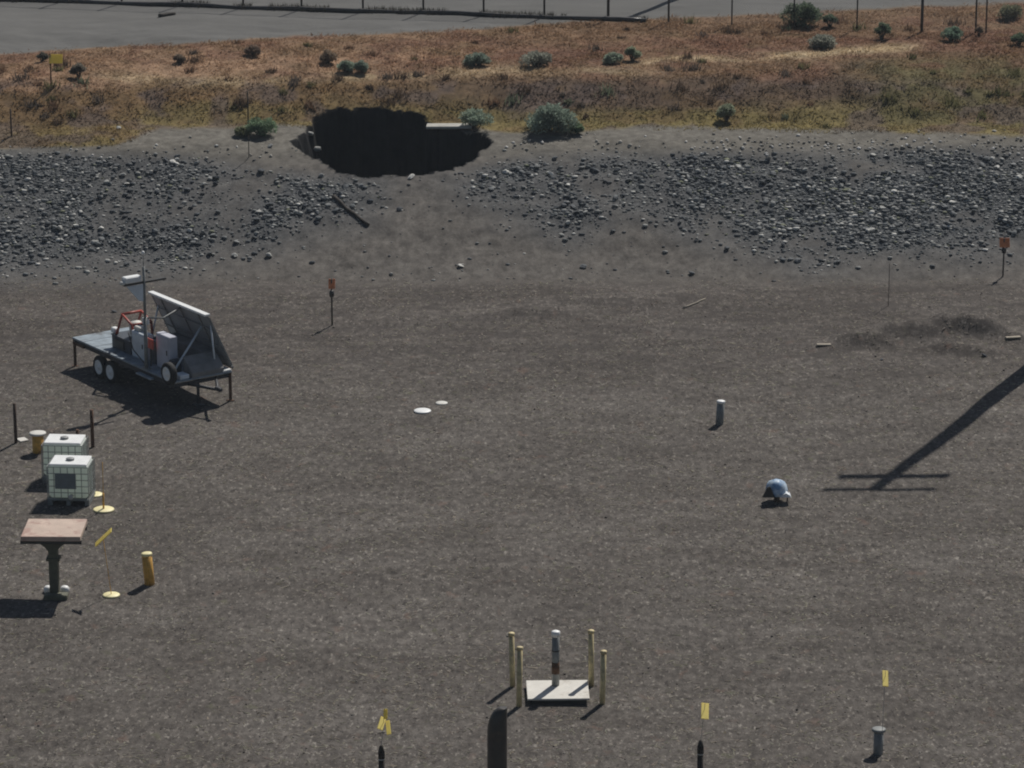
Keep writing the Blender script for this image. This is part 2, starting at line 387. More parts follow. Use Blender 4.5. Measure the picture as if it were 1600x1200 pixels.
# ------------------------------------------------------------------ builders
class MB:
    def __init__(self): self.bm = bmesh.new()
    def _fin(self, vs, bev):
        if bev > 0:
            es = list({e for v in vs for e in v.link_edges})
            bmesh.ops.bevel(self.bm, geom=es, offset=bev, segments=1, profile=0.7, affect='EDGES')
    def box(self, c, s, rot=None, bev=0.0):
        M = Matrix.Translation(c) @ (rot.to_4x4() if rot is not None else Matrix.Identity(4)) @ Matrix.Diagonal((*s, 1))
        r = bmesh.ops.create_cube(self.bm, size=1, matrix=M); self._fin(r['verts'], bev); return self
    def tube(self, pts, r, n=8, cap=True):
        pts = [Vector(p) for p in pts]
        rs = r if isinstance(r, (list, tuple)) else [r] * len(pts)
        rings = []
        for i, p in enumerate(pts):
            t = (pts[min(i + 1, len(pts) - 1)] - pts[max(i - 1, 0)]).normalized()
            a = t.cross(Vector((0, 0, 1)) if abs(t.z) < 0.95 else Vector((1, 0, 0))).normalized(); b = t.cross(a)
            rings.append([self.bm.verts.new(p + (a * math.cos(k * 2 * math.pi / n) + b * math.sin(k * 2 * math.pi / n)) * rs[i]) for k in range(n)])
        for q in range(len(rings) - 1):
            for k in range(n):
                f = self.bm.faces.new((rings[q][k], rings[q][(k + 1) % n], rings[q + 1][(k + 1) % n], rings[q + 1][k])); f.smooth = n > 5
        if cap: self.bm.faces.new(rings[0]); self.bm.faces.new(rings[-1][::-1])
        return self
    def lathe(self, prof, n=20, c=(0, 0, 0), smooth=True):
        rings = []
        for (r, z) in prof:
            if r < 1e-5: rings.append([self.bm.verts.new((c[0], c[1], c[2] + z))])
            else: rings.append([self.bm.verts.new((c[0] + r * math.cos(k * 2 * math.pi / n), c[1] + r * math.sin(k * 2 * math.pi / n), c[2] + z)) for k in range(n)])
        for a, b in zip(rings, rings[1:]):
            for k in range(n):
                k2 = (k + 1) % n
                vs = ([a[0]] if len(a) == 1 else [a[k], a[k2]]) + ([b[0]] if len(b) == 1 else [b[k2], b[k]])
                if len(vs) > 2:
                    f = self.bm.faces.new(vs); f.smooth = smooth
        if len(rings[0]) > 1: self.bm.faces.new(rings[0][::-1])
        if len(rings[-1]) > 1: self.bm.faces.new(rings[-1])
        return self
    def prism(self, poly, axis_len, M=None):
        """polygon in local XZ extruded along local Y, centred"""
        M = M or Matrix.Identity(4)
        a = [self.bm.verts.new(M @ Vector((x, -axis_len / 2, z))) for x, z in poly]
        b = [self.bm.verts.new(M @ Vector((x, axis_len / 2, z))) for x, z in poly]
        self.bm.faces.new(a); self.bm.faces.new(b[::-1])
        for i in range(len(a)):
            j = (i + 1) % len(a); self.bm.faces.new((a[i], b[i], b[j], a[j]))
        return self
    def build(self, name, m, parent=None):
        bmesh.ops.recalc_face_normals(self.bm, faces=self.bm.faces)
        me = bpy.data.meshes.new(name); self.bm.to_mesh(me); self.bm.free(); me.materials.append(m)
        o = bpy.data.objects.new(name, me); COL.objects.link(o)
        if parent is not None: o.parent = parent
        return o

def tag(o, label, cat, group=None):
    o['label'] = label; o['category'] = cat
    if group: o['group'] = group
    return o
def thing(name, label, cat, p, rz=0.0, group=None, tilt=(0, 0)):
    o = bpy.data.objects.new(name, None); COL.objects.link(o)
    o.location = p; o.rotation_euler = (tilt[0], tilt[1], rz)
    o.empty_display_size = 0.2
    return tag(o, label, cat, group)

M = dict(
    yellow=mat('yellow_paint', (0.72, 0.58, 0.14), 0.5, var=0.12, scale=9),
    pale_yellow=mat('pale_yellow_paint', (0.80, 0.72, 0.40), 0.5, var=0.1, scale=9),
    ochre=mat('ochre_paint', (0.62, 0.34, 0.06), 0.6, var=0.25, scale=7, c2=(0.16, 0.075, 0.03), amt=0.3),
    faded=mat('faded_yellow_paint', (0.62, 0.52, 0.28), 0.65, var=0.2, scale=6, c2=(0.36, 0.29, 0.17), amt=0.5),
    rust=mat('rusty_steel', (0.085, 0.040, 0.019), 0.85, var=0.4, scale=8),
    darkrust=mat('dark_rusty_steel', (0.05, 0.028, 0.018), 0.85, var=0.4, scale=8),
    black=mat('black_steel', (0.024, 0.024, 0.025), 0.45, var=0.3, scale=5, c2=(0.05, 0.042, 0.034), amt=0.3),
    rubber=mat('rubber', (0.012, 0.012, 0.012), 0.85, var=0.2),
    galv=mat('galvanised_steel', (0.30, 0.31, 0.31), 0.5, 0.3, var=0.2, scale=7),
    greypipe=mat('grey_pipe', (0.20, 0.21, 0.205), 0.6, var=0.2, scale=7),
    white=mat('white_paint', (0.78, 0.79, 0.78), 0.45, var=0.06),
    offwhite=mat('dusty_white_paint', (0.60, 0.59, 0.55), 0.6, var=0.12, c2=(0.42, 0.39, 0.34), amt=0.25),
    conc=mat('pale_concrete', (0.62, 0.60, 0.55), 0.85, var=0.08, scale=4, c2=(0.45, 0.42, 0.37), amt=0.25, bump=0.2),
    dullconc=mat('dull_concrete', (0.40, 0.39, 0.35), 0.9, var=0.15, scale=4, bump=0.3),
    oldconc=mat('old_concrete', (0.30, 0.30, 0.27), 0.9, var=0.2, scale=4, bump=0.3),
    tank=mat('milky_plastic', (0.90, 0.93, 0.90), 0.35, var=0.05, scale=3),
    deck=mat('deck_plate', (0.24, 0.285, 0.32), 0.5, 0.1, var=0.25, scale=4, c2=(0.09, 0.09, 0.09), amt=0.3),
    chassis=mat('chassis_paint', (0.03, 0.033, 0.04), 0.6, var=0.3),
    boxgrey=mat('grey_enclosure', (0.50, 0.51, 0.58), 0.5, var=0.12, scale=3),
    boxpale=mat('pale_enclosure', (0.64, 0.69, 0.73), 0.5, var=0.14, scale=3),
    boxdark=mat('dark_enclosure', (0.035, 0.045, 0.06), 0.5, var=0.25),
    cover=mat('dusty_canvas', (0.21, 0.205, 0.20), 0.85, var=0.2, scale=3),
    red=mat('red_paint', (0.34, 0.05, 0.03), 0.5, var=0.2),
    redsign=mat('red_sign_paint', (0.60, 0.10, 0.07), 0.6, var=0.15),
    orange=mat('orange_plastic', (0.55, 0.14, 0.04), 0.6, var=0.15),
    signorange=mat('weathered_orange_paint', (0.75, 0.24, 0.09), 0.7, var=0.2),
    panel=mat('solar_backsheet', (0.27, 0.28, 0.29), 0.55, var=0.12, scale=2),
    brownpaint=mat('faded_red_brown_paint', (0.50, 0.39, 0.32), 0.75, var=0.12, scale=2.2, c2=(0.29, 0.15, 0.125), amt=0.4),
    darkgreen=mat('dark_green_steel', (0.10, 0.10, 0.066), 0.7, var=0.3),
    plate=mat('grey_plate', (0.16, 0.19, 0.20), 0.5, var=0.1),
    wood=mat('weathered_wood', (0.10, 0.085, 0.07), 0.9, var=0.3, scale=5),
    darkwood=mat('dark_wood', (0.035, 0.028, 0.022), 0.9, var=0.3, scale=5),
    palewood=mat('pale_wood', (0.34, 0.30, 0.24), 0.9, var=0.2, scale=5),
    blue=mat('blue_wrap', (0.16, 0.30, 0.50), 0.5, var=0.2, scale=6, c2=(0.50, 0.60, 0.70), amt=0.75),
    whitewrap=mat('white_wrap', (0.72, 0.76, 0.80), 0.5, var=0.1),
    pipebrown=mat('dark_brown_pipe', (0.04, 0.036, 0.032), 0.42, var=0.3, scale=4, c2=(0.07, 0.055, 0.04), amt=0.3),
    cap=mat('grey_cap', (0.25, 0.26, 0.26), 0.5, var=0.1),
)

def thin_plastic(m, c, f):
    n, l = m.node_tree.nodes, m.node_tree.links
    out = next(q for q in n if q.type == 'OUTPUT_MATERIAL'); b = next(q for q in n if q.type == 'BSDF_PRINCIPLED')
    t = n.new('ShaderNodeBsdfTranslucent'); t.inputs[0].default_value = (*c, 1)
    x = n.new('ShaderNodeMixShader'); x.inputs[0].default_value = f
    l.new(b.outputs[0], x.inputs[1]); l.new(t.outputs[0], x.inputs[2]); l.new(x.outputs[0], out.inputs[0])
thin_plastic(M['tank'], (0.92, 1.0, 0.91), 0.5)
M['tape'] = mat('yellow_flagging', (0.95, 0.80, 0.22), 0.5, var=0.08, scale=9)
thin_plastic(M['tape'], (0.98, 0.84, 0.24), 0.4)

# ------------------------------------------------------------------ sinkhole: slab edge, slumped blocks
p = at(702, 203)
b = MB(); b.box((0, 0, 0.0), (1.75, 0.5, 0.10), bev=0.02)
o = b.build('concrete_slab', M['dullconc']); o.location = (p.x, p.y + 0.22, p.z + 0.10); o.rotation_euler = (R(3), R(-1), R(-3))
tag(o, 'pale flat concrete slab jutting over the far rim of the sinkhole', 'slab')

def rock_mesh(name, seed, m, sub=2):
    r = random.Random(seed)
    bm = bmesh.new(); bmesh.ops.create_icosphere(bm, subdivisions=sub, radius=1)
    planes = [(Vector((r.gauss(0, 1), r.gauss(0, 1), r.gauss(0, 1))).normalized(), r.uniform(0.5, 0.85)) for _ in range(9)]
    sc = (1, r.uniform(0.65, 0.95), r.uniform(0.5, 0.8))
    for v in bm.verts:
        for nrm, dd in planes:
            k = v.co.dot(nrm)
            if k > dd: v.co -= nrm * (k - dd)
        v.co = Vector((v.co.x * sc[0], v.co.y * sc[1], v.co.z * sc[2])) * r.uniform(0.96, 1.04)
    me = bpy.data.meshes.new(name); bm.to_mesh(me); bm.free(); me.materials.append(m); return me

rock_tones = [(0.06, 0.067, 0.076), (0.095, 0.103, 0.11), (0.15, 0.158, 0.16), (0.22, 0.225, 0.22), (0.34, 0.34, 0.32), (0.58, 0.57, 0.53)]
rock_mats = [mat('rock_tone', c, 0.9, var=0.3, scale=1.4, c2=tuple(x * 0.6 for x in c), amt=0.35) for c in rock_tones]
ROCKS = [[rock_mesh('rock', 100 + 10 * t + k, rock_mats[t]) for k in range(3)] for t in range(6)]

def put_rock(name, p, size, tone, label, cat='rock', group=None, sink=0.25):
    o = bpy.data.objects.new(name, ROCKS[tone][rnd.randrange(3)]); COL.objects.link(o)
    o.location = (p.x, p.y, p.z + size * (0.55 - sink)); o.scale = (size, size * rnd.uniform(0.75, 1.1), size * rnd.uniform(0.5, 0.9))
    o.rotation_euler = (rnd.uniform(-0.5, 0.5), rnd.uniform(-0.5, 0.5), rnd.uniform(0, 6.28))
    return tag(o, label, cat, group)

for (u, v, s, t, lab) in [(484, 212, 0.22, 4, 'upper of two grey blocks slumped into the left side of the sinkhole'),
                          (494, 237, 0.24, 4, 'lower of two grey blocks slumped into the left side of the sinkhole')]:
    d_ = flat(u, v) - np.array([0, 0, CAM_H]); d_ /= np.linalg.norm(d_); tq = np.arange(120.0, 150.0, 0.02)
    X_, Y_, Z_ = d_[0] * tq, d_[1] * tq, CAM_H + d_[2] * tq
    gz_ = h0(X_, Y_) - pit_depth(X_, Y_)[2]; k_ = int(np.argmax(Z_ < gz_))
    put_rock('rock', Vector((X_[k_], Y_[k_], gz_[k_])), s, t, lab, group='blocks on the edge of the sinkhole')
for (u, v, s, t, lab) in [(642, 279, 0.2, 5, 'white stone just below the front rim of the sinkhole'),
                          (719, 417, 0.17, 5, 'lone white stone low on the bank below the sinkhole'),
                          (611, 430, 0.14, 4, 'pale stone at the foot of the bank, left of the lone white stone'),
                          (94, 359, 0.22, 5, 'bright white stone in the left rubble, above the trailer'),
                          (366, 402, 0.22, 4, 'pale stone at the lower right of the left rubble patch'),
                          (421, 402, 0.2, 4, 'pale stone at the lower right of the left rubble, nearest to the log'),
                          (1362, 362, 0.22, 5, 'white stone low in the right rubble patch, above the dirt mounds'),
                          (859, 273, 0.18, 5, 'white stone high in the rubble under the large round bush'),
                          (185, 202, 0.16, 4, 'pale stone at the lower edge of the dry grass on the left')]:
    put_rock('rock', at(u, v), s, t, lab)
for (u, v, s, lab) in [(408, 269, 0.2, 'dark stone on the bare bank left of the sinkhole'),
                       (625, 329, 0.17, 'dark stone on the bare bank to the right of the log'),
                       (178, 488, 0.12, 'small dark stone on the yard behind the trailer'),
                       (126, 957, 0.07, 'small dark clod in front of the brown-topped pedestal'),
                       (1538, 557, 0.12, 'small dark clod beside the dirt mounds'),
                       (1378, 563, 0.09, 'small dark clod in front of the dirt mounds')]:
    put_rock('rock', at(u, v), s, 0, lab)

# dug-up clods scattered on the mounds, and the rubble of the bank
def scatter_rubble(n_try=70000, n_keep=15000):
    x = nrs.uniform(-27, 27, n_try); y = nrs.uniform(118.5, 132, n_try); z = h0(x, y)
    u, v, _ = project(x, y, z)
    d = rub_m(u, v, x, y)
    ok = (nrs.uniform(0, 1, n_try) < d * d * 1.1 + 0.012 * ((v > 230) & (v < 440))) & (hole_mask(x, y) < -0.05)
    x, y, z, u, v = [q[ok][:n_keep] for q in (x, y, z, u, v)]
    s_ = np.minimum(0.15, 0.030 * np.exp(np.abs(nrs.normal(0, 0.68, len(x)))))
    return [tuple(map(float, q)) for q in zip(s_, x, y, z, u, v)]
sm = scatter_rubble(130000, 30000)
inside = [q for q in sm if 0 <= q[4] <= 1600]
inside.sort(reverse=True)
big = set(inside[:280])
tone_w = [0.14, 0.2, 0.24, 0.2, 0.14, 0.08]
for q in inside[:280]:
    s, x, y, z, u, v = q
    t = rnd.choices(range(6), tone_w)[0]
    left = u < 650
    o = put_rock('rubble_rock', Vector((x, y, z)), s, t,
                 'loose broken rock in the left-hand rubble patch of the bank' if left else 'loose broken rock in the right-hand rubble patch of the bank',
                 'rock', 'loose rocks on the left of the bank' if left else 'loose rocks on the right of the bank', sink=0.2)
# the smaller rubble: one mesh
ico = bmesh.new(); bmesh.ops.create_icosphere(ico, subdivisions=1, radius=1)
IV = np.array([v.co[:] for v in ico.verts]); IF = np.array([[v.index for v in f.verts] for f in ico.faces]); ico.free()
def rock_cloud(items, name, mt, flatz=0.7, tones=rock_tones, tw=tone_w, sink=0.15):
    V, F, Cc = [], [], []
    for i, (s, x, y, z) in enumerate(items):
        a = nrs.uniform(0, 6.28); ca, sa = math.cos(a), math.sin(a)
        v = IV * nrs.uniform(0.7, 1.15, (len(IV), 1)) * np.array([s * nrs.uniform(0.8, 1.3), s * nrs.uniform(0.7, 1), s * flatz * nrs.uniform(0.7, 1.2)])
        v = np.stack([v[:, 0] * ca - v[:, 1] * sa, v[:, 0] * sa + v[:, 1] * ca, v[:, 2]], -1) + np.array([x, y, z + s * sink])
        V.append(v); F.append(IF + i * len(IV))
        c = np.array(tones[rnd.choices(range(len(tones)), tw)[0]]) * nrs.uniform(0.8, 1.2)
        Cc.append(np.tile([*c, 1], (len(IV), 1)))
    return mesh_obj(name, np.concatenate(V), np.concatenate(F), mt, attr={'tint': np.concatenate(Cc)})
rub_mat = attr_mat('rubble', 'tint', 0.95)
o = rock_cloud([q[:4] for q in sm if q not in big], 'rubble', rub_mat, flatz=0.4, sink=0.2, tones=rock_tones + [(0.25, 0.26, 0.18)], tw=tone_w + [0.03])
o['kind'] = 'stuff'; tag(o, 'small broken stones covering the embankment', 'rubble')

# pebbles and straw litter over the yard, pale stones along the shelf
N = 9000
items = []
for _ in range(N):
    y = rnd.uniform(75, 121); x = rnd.uniform(-1, 1) * (14 + (y - 75) * 0.14)
    items.append((0.010 + 0.018 * rnd.random() ** 3 + (0.02 if rnd.random() < 0.02 else 0), x, y, float(0)))
xs = np.array([q[1] for q in items]); ys = np.array([q[2] for q in items]); zs = h0(xs, ys)
items = [(q[0], q[1], q[2], float(z)) for q, z in zip(items, zs)]
o = rock_cloud(items, 'pebbles', rub_mat, tones=[(0.05, 0.046, 0.04), (0.11, 0.1, 0.09), (0.2, 0.19, 0.17), (0.32, 0.3, 0.27)], tw=[0.3, 0.3, 0.28, 0.12], sink=0.3)
o['kind'] = 'stuff'; tag(o, 'pebbles strewn over the bare yard', 'pebbles')
items = []
while len(items) < 420:
    u = rnd.uniform(-100, 1700); v = rnd.gauss(228, 9) if u > 780 else rnd.gauss(240, 12)
    if 430 < u < 780 or rnd.random() > 0.25 + 0.75 * (u > 1100): continue
    q = at(u, v); items.append((rnd.uniform(0.03, 0.09), q.x, q.y, q.z))
o = rock_cloud(items, 'shelf_stones', rub_mat, tones=[(0.2, 0.19, 0.17), (0.42, 0.4, 0.36), (0.66, 0.64, 0.6)], tw=[0.4, 0.35, 0.25], sink=0.3)
o['kind'] = 'stuff'; tag(o, 'pale stones along the crest of the bank', 'stones')

# straw litter in the yard
def blades(name, base, hgt, lean, width, cols, mt):
    n = len(base)
    ang = nrs.uniform(0, 6.283, n)
    wv = np.stack([np.cos(ang), np.sin(ang), np.zeros(n)], -1) * width[:, None]
    tip = base + lean + np.array([0, 0, 1.0]) * hgt[:, None]
    V = np.stack([base - wv, base + wv, tip], 1).reshape(-1, 3)
    F = np.arange(n * 3).reshape(-1, 3)
    return mesh_obj(name, V, F, mt, attr={'tint': np.repeat(np.concatenate([cols, np.ones((n, 1))], 1), 3, 0)})
grass_mat = attr_mat('dry_grass', 'tint', 0.9, trans=0.45)
n = 60000
y = nrs.uniform(75, 121, n); x = nrs.uniform(-1, 1, n) * (14 + (y - 75) * 0.14)
keep = (fbm(x * 0.8, y * 0.8, 131, 4) > -0.02 + 0.12 * nrs.uniform(-1, 1, n))
x, y = x[keep], y[keep]; n = len(x)
base = np.stack([x, y, h0(x, y) + 0.004], -1)
cols = np.array([0.30, 0.275, 0.225]) * nrs.uniform(0.5, 1.3, (n, 1)) + nrs.uniform(-0.015, 0.015, (n, 3))
lean = np.stack([nrs.normal(0, 0.07, n), nrs.normal(0, 0.07, n), np.zeros(n)], -1)
o = blades('straw_litter', base, nrs.uniform(0.004, 0.02, n), lean * 1.4, nrs.uniform(0.012, 0.042, n), np.clip(cols, 0.02, 1), grass_mat)
o['kind'] = 'stuff'; tag(o, 'pale straw litter matted on the yard gravel', 'straw')

# ------------------------------------------------------------------ dry grass of the terrace
n = 190000
x = nrs.uniform(-30, 30, n); y = nrs.uniform(130.5, 152, n)
z = h0(x, y)
u, v, _ = project(x, y, z)
j = 9 * fbm(x * 0.9, y * 0.9, 141, 3) + nrs.normal(0, 2, n)
ok = (v + j > veg_hi(u) + 1) & (v + j < veg_lo(u) + 1)
ok &= hole_mask(x, y) < -0.03
ok &= fbm(x * 1.5, y * 1.5, 151, 3) > -0.24 + 0.1 * nrs.uniform(-1, 1, n)
# two barer patches
ok &= ~((np.hypot((u - 745) / 60, (v - 147) / 12) < 1 + 0.6 * fbm(x, y, 5, 2)) & (nrs.uniform(0, 1, n) > 0.15))
ok &= ~((np.hypot((u - 1050) / 55, (v - 135) / 8) < 1 + 0.6 * fbm(x, y, 6, 2)) & (nrs.uniform(0, 1, n) > 0.3))
x, y, z, u, v = x[ok], y[ok], z[ok], u[ok], v[ok]; n = len(x)
cols = veg_colour(x, y, u, v) * nrs.uniform(0.88, 1.14, (n, 1))
patch = np.clip(0.75 + 1.5 * fbm(x * 0.9, y * 0.9, 191, 3), 0.35, 1.5)
hgt = nrs.uniform(0.04, 0.15, n) * patch
hgt *= np.where(v > 160, 0.9, 1.0)
lean = np.stack([nrs.normal(0.03, 0.11, n), nrs.normal(-0.03, 0.10, n), np.zeros(n)], -1)
o = blades('dry_grass', np.stack([x, y, z - 0.01], -1), hgt, lean, nrs.uniform(0.014, 0.042, n), np.clip(cols, 0.01, 1), grass_mat)
o['kind'] = 'stuff'; tag(o, 'dry reddish and straw coloured grass on the terrace', 'grass')

# ------------------------------------------------------------------ bushes
bark = mat('sage_bark', (0.07, 0.055, 0.045), 0.95)
leaf_mat = attr_mat('sage_leaf', 'tint', 0.85, trans=0.45)
def bush(u, v, wpx, hpx, col, label, seed, group='sage bushes in the dry grass', dens=1.0):
    p = at(u, v + hpx * 0.5 - 1); k = ppm(p)
    W, Hh = 1.1 * wpx / k / 2, 1.08 * hpx / k
    root = thing('sage_bush', label, 'bush', p, group=group)
    r = np.random.RandomState(seed)
    ncl = max(5, int(9 * W / max(Hh * 0.5, 0.2)))
    V, Cc = [], []
    st = MB()
    for i in range(ncl):
        a = r.uniform(0, 6.28); q = r.uniform(0, 1) ** 0.6
        cx, cy = math.cos(a) * q * W * 0.72, math.sin(a) * q * W * 0.6
        top = Hh * (1 - 0.28 * q * q) * r.uniform(0.75, 1.05)
        rad = W * r.uniform(0.28, 0.45)
        cz = max(top - rad * 0.8, rad * 0.5)
        st.tube([(cx * 0.1, cy * 0.1, -0.05), (cx * 0.55, cy * 0.55, cz * 0.5), (cx, cy, cz)], [0.025, 0.017, 0.008], 5)
        m = int(190 * dens)
        dirs = r.normal(0, 1, (m, 3)); dirs /= np.linalg.norm(dirs, axis=1)[:, None]
        rr = rad * r.uniform(0.35, 1.12, m) ** 0.7
        pts = np.array([cx, cy, cz]) + dirs * rr[:, None] * np.array([1, 1, 0.8])
        pts[:, 2] = np.abs(pts[:, 2])
        s = r.uniform(0.018, 0.05, m) * (0.7 + 0.5 * W)
        up = dirs * 0.6 + r.normal(0, 0.6, (m, 3)); up[:, 1] -= 0.5; up[:, 2] += 0.2
        up /= np.linalg.norm(up, axis=1)[:, None]
        sd = np.cross(up, r.normal(0, 1, (m, 3))); sd /= np.linalg.norm(sd, axis=1)[:, None]
        tri = np.stack([pts - sd * s[:, None] * 0.7, pts + sd * s[:, None] * 0.7, pts + up * s[:, None] * 2.4], 1)
        V.append(tri.reshape(-1, 3))
        tone = (np.array(col) * 0.68 + 0.32 * sum(col) / 3) * 2.5 * r.uniform(0.7, 1.25) * r.uniform(0.75, 1.25, (m, 1))
        Cc.append(np.repeat(np.concatenate([tone, np.ones((m, 1))], 1), 3, 0))
    V = np.concatenate(V)
    mesh_obj('foliage', V, np.arange(len(V)).reshape(-1, 3), leaf_mat, root, attr={'tint': np.concatenate(Cc)})
    st.build('stem', bark, root)
sage = (0.125, 0.165, 0.115); green = (0.075, 0.115, 0.055); dk = (0.05, 0.075, 0.042); grey = (0.12, 0.125, 0.095); rus = (0.13, 0.092, 0.055)
bush(742, 188, 48, 34, sage, 'round pale sage bush at the right end of the concrete slab by the sinkhole', 1)
bush(858, 187, 80, 40, (0.095, 0.13, 0.095), 'largest round grey-green bush standing right of the sinkhole', 2, dens=1.6)
bush(902, 202, 22, 16, green, 'small low green bush tucked against the largest round bush', 3)
bush(408, 199, 48, 28, (0.075, 0.12, 0.06), 'green bush at the foot of the thin post left of the sinkhole', 4)
bush(378, 207, 24, 14, (0.10, 0.11, 0.05), 'small olive tuft left of the green bush by the thin post', 5)
bush(1252, 24, 62, 36, dk, 'large dark green bush in front of the fence', 6, dens=1.5)
bush(1296, 33, 22, 20, dk, 'small dark bush touching the right of the large dark green one', 7)
bush(1377, 50, 26, 26, dk, 'upright dark bush to the right of the large dark green bush', 8)
bush(1486, 54, 32, 22, (0.07, 0.115, 0.075), 'blue-green bush near the right end of the grass', 9)
bush(1529, 51, 12, 14, rus, 'small dark weed just right of the blue-green bush', 10)
bush(1592, 62, 24, 20, dk, 'dark bush cut off by the right edge, beyond the blue-green bush', 11)
bush(1580, 20, 44, 22, (0.085, 0.09, 0.045), 'olive bush at the far right under the fence', 12)
bush(541, 104, 26, 18, sage, 'left of two pale sage bushes behind the sinkhole', 13)
bush(566, 106, 24, 17, (0.085, 0.115, 0.085), 'right, darker one of two pale sage bushes behind the sinkhole', 14)
bush(511, 91, 30, 20, rus, 'rust-brown bush left of the pair of pale sage bushes', 15)
bush(746, 94, 38, 20, (0.09, 0.12, 0.09), 'grey-green bush on the terrace above the concrete slab', 16)
bush(838, 93, 48, 24, grey, 'wide grey bush on the terrace above the largest round bush', 17)
bush(958, 92, 28, 16, sage, 'low sage bush right of the wide grey bush', 18)
bush(988, 86, 24, 20, (0.11, 0.135, 0.08), 'taller of the two sage bushes right of the wide grey bush', 19)
bush(1287, 65, 44, 18, grey, 'faint grey bush below the large dark green bush', 20)
bush(1136, 178, 30, 24, (0.13, 0.15, 0.09), 'pale bush at the lower edge of the right-hand grass', 21)
bush(279, 93, 20, 12, (0.10, 0.075, 0.05), 'dark brown tussock in the pinkish grass on the left', 22)
bush(396, 80, 24, 14, (0.11, 0.075, 0.05), 'dark brown tussock near the gravel road, above the thin post', 23)
bush(66, 91, 16, 13, (0.06, 0.06, 0.045), 'dark bush beside the yellow sign', 24)
bush(124, 110, 26, 22, (0.085, 0.075, 0.055), 'grey-brown weed to the right of the yellow sign', 25)
# dead weeds and low brush in clumps over the terrace
m = 900
cx_ = nrs.uniform(-24, 24, m); cy_ = nrs.uniform(131, 148, m); cz_ = h0(cx_, cy_); cu, cv, _ = project(cx_, cy_, cz_)
dens_ = np.clip(0.25 + 2.2 * fbm(cx_ * 0.4, cy_ * 0.6, 211, 3), 0.03, 1) * np.where((cv > 105) & (cv < 185), 1.0, 0.35)
ok = (cv > veg_hi(cu) + 6) & (cv < veg_lo(cu) - 3) & (nrs.uniform(0, 1, m) < dens_) & (hole_mask(cx_, cy_) < -0.3)
cx_, cy_, cv, cu = cx_[ok], cy_[ok], cv[ok], cu[ok]; m = len(cx_)
kk = 42
rad = nrs.uniform(0.1, 0.38, m)
bx_ = np.repeat(cx_, kk) + nrs.normal(0, 0.5, m * kk) * np.repeat(rad, kk); by_ = np.repeat(cy_, kk) + nrs.normal(0, 0.45, m * kk) * np.repeat(rad, kk)
tone = np.array([[0.10, 0.07, 0.05], [0.13, 0.12, 0.06], [0.16, 0.10, 0.065], [0.11, 0.09, 0.075], [0.13, 0.15, 0.10]])[nrs.choice(5, m, p=[0.3, 0.22, 0.2, 0.2, 0.08])]
tone = np.where(((cu > 1300) & (cv > 90))[:, None], np.array([0.13, 0.125, 0.06]) * nrs.uniform(0.7, 1.2, (m, 1)), tone)
o = blades('dead_weeds', np.stack([bx_, by_, h0(bx_, by_)], -1), nrs.uniform(0.5, 1.2, m * kk) * np.repeat(rad, kk), np.stack([nrs.normal(0, .08, m * kk), nrs.normal(-0.02, .08, m * kk), np.zeros(m * kk)], -1),
           nrs.uniform(0.015, 0.04, m * kk), np.repeat(tone, kk, 0) * nrs.uniform(0.7, 1.35, (m * kk, 1)), grass_mat)
o['kind'] = 'stuff'; tag(o, 'clumps of dead brown and olive weeds in the dry grass', 'weeds')

# ------------------------------------------------------------------ fence
F0, F1 = at(0, 0), at(950, 31)
fa = Vector((F0.x, F0.y)); fb = Vector((F1.x, F1.y)); fd = (fb - fa).normalized()
fence = thing('chain_link_fence', 'dark chain-link fence running along the top of the scene', 'fence', (fa.x, fa.y, float(h0(fa.x, fa.y))), math.atan2(fd.y, fd.x))
def on_fence(s): q = fa + fd * s; return float(h0(q.x, q.y)) - fence.location.z
posts_u = [-180, -85, 10, 100, 190, 285, 380, 471, 567, 661, 755, 850, 950, 1044, 1143, 1240, 1338, 1440, 1540, 1640, 1740]
ps = []
nrm2 = Vector((-fd.y, fd.x))
for uu in posts_u:
    best = None
    for s in np.arange(-8, 52, 0.02):
        q = fa + fd * s
        if project(q.x, q.y, 4.3)[0] >= uu: best = s; break
    if best is not None: ps.append((uu, best))
for uu, s in ps:
    b = MB(); zb = on_fence(s); r_ = 0.06 if uu in (950, 1440) else (0.044 if uu < 1100 else 0.032)
    b.tube([(s, 0, zb - 0.3), (s, 0, zb + 2.15)], r_, 8); b.lathe([(r_ + 0.012, 2.15), (r_ + 0.012, 2.19), (0, 2.23)], 8, (s, 0, zb))
    b.build('post', M['black'], fence)
s0, s1 = ps[0][1], ps[-1][1]
b = MB(); b.tube([(s, 0, on_fence(s) + 2.08) for s in np.linspace(s0, s1, 30)], 0.022, 6); b.build('top_rail', M['black'], fence)
V, F = [], []
def strand(a, c, r=0.0028):
    a = np.array(a); c = np.array(c); k = len(V)
    for q in (a, c):
        for dx, dy in ((r, 0), (-r * 0.5, r * 0.87), (-r * 0.5, -r * 0.87)): V.append(q + np.array([dx, dy, 0]))
    for e in range(3): F.append([k + e, k + (e + 1) % 3, k + 3 + (e + 1) % 3, k + 3 + e])
for s in np.arange(s0, s1 - 2.1, 0.11):
    za, zb = on_fence(s) + 0.04, on_fence(s + 2.0) + 2.04
    strand((s, -0.012, za), (s + 2.0, -0.012, zb)); strand((s, 0.012, za + 2.0), (s + 2.0, 0.012, zb - 2.0))
mesh_obj('mesh_fabric', V, F, M['greypipe'], fence)
b = MB(); b.box((1440 * 0 + [s for u_, s in ps if u_ == 1440][0] + 2.2, 0, on_fence(30) + 1.1), (0.07, 0.07, 2.3), bev=0.01); b.build('post', M['black'], fence)
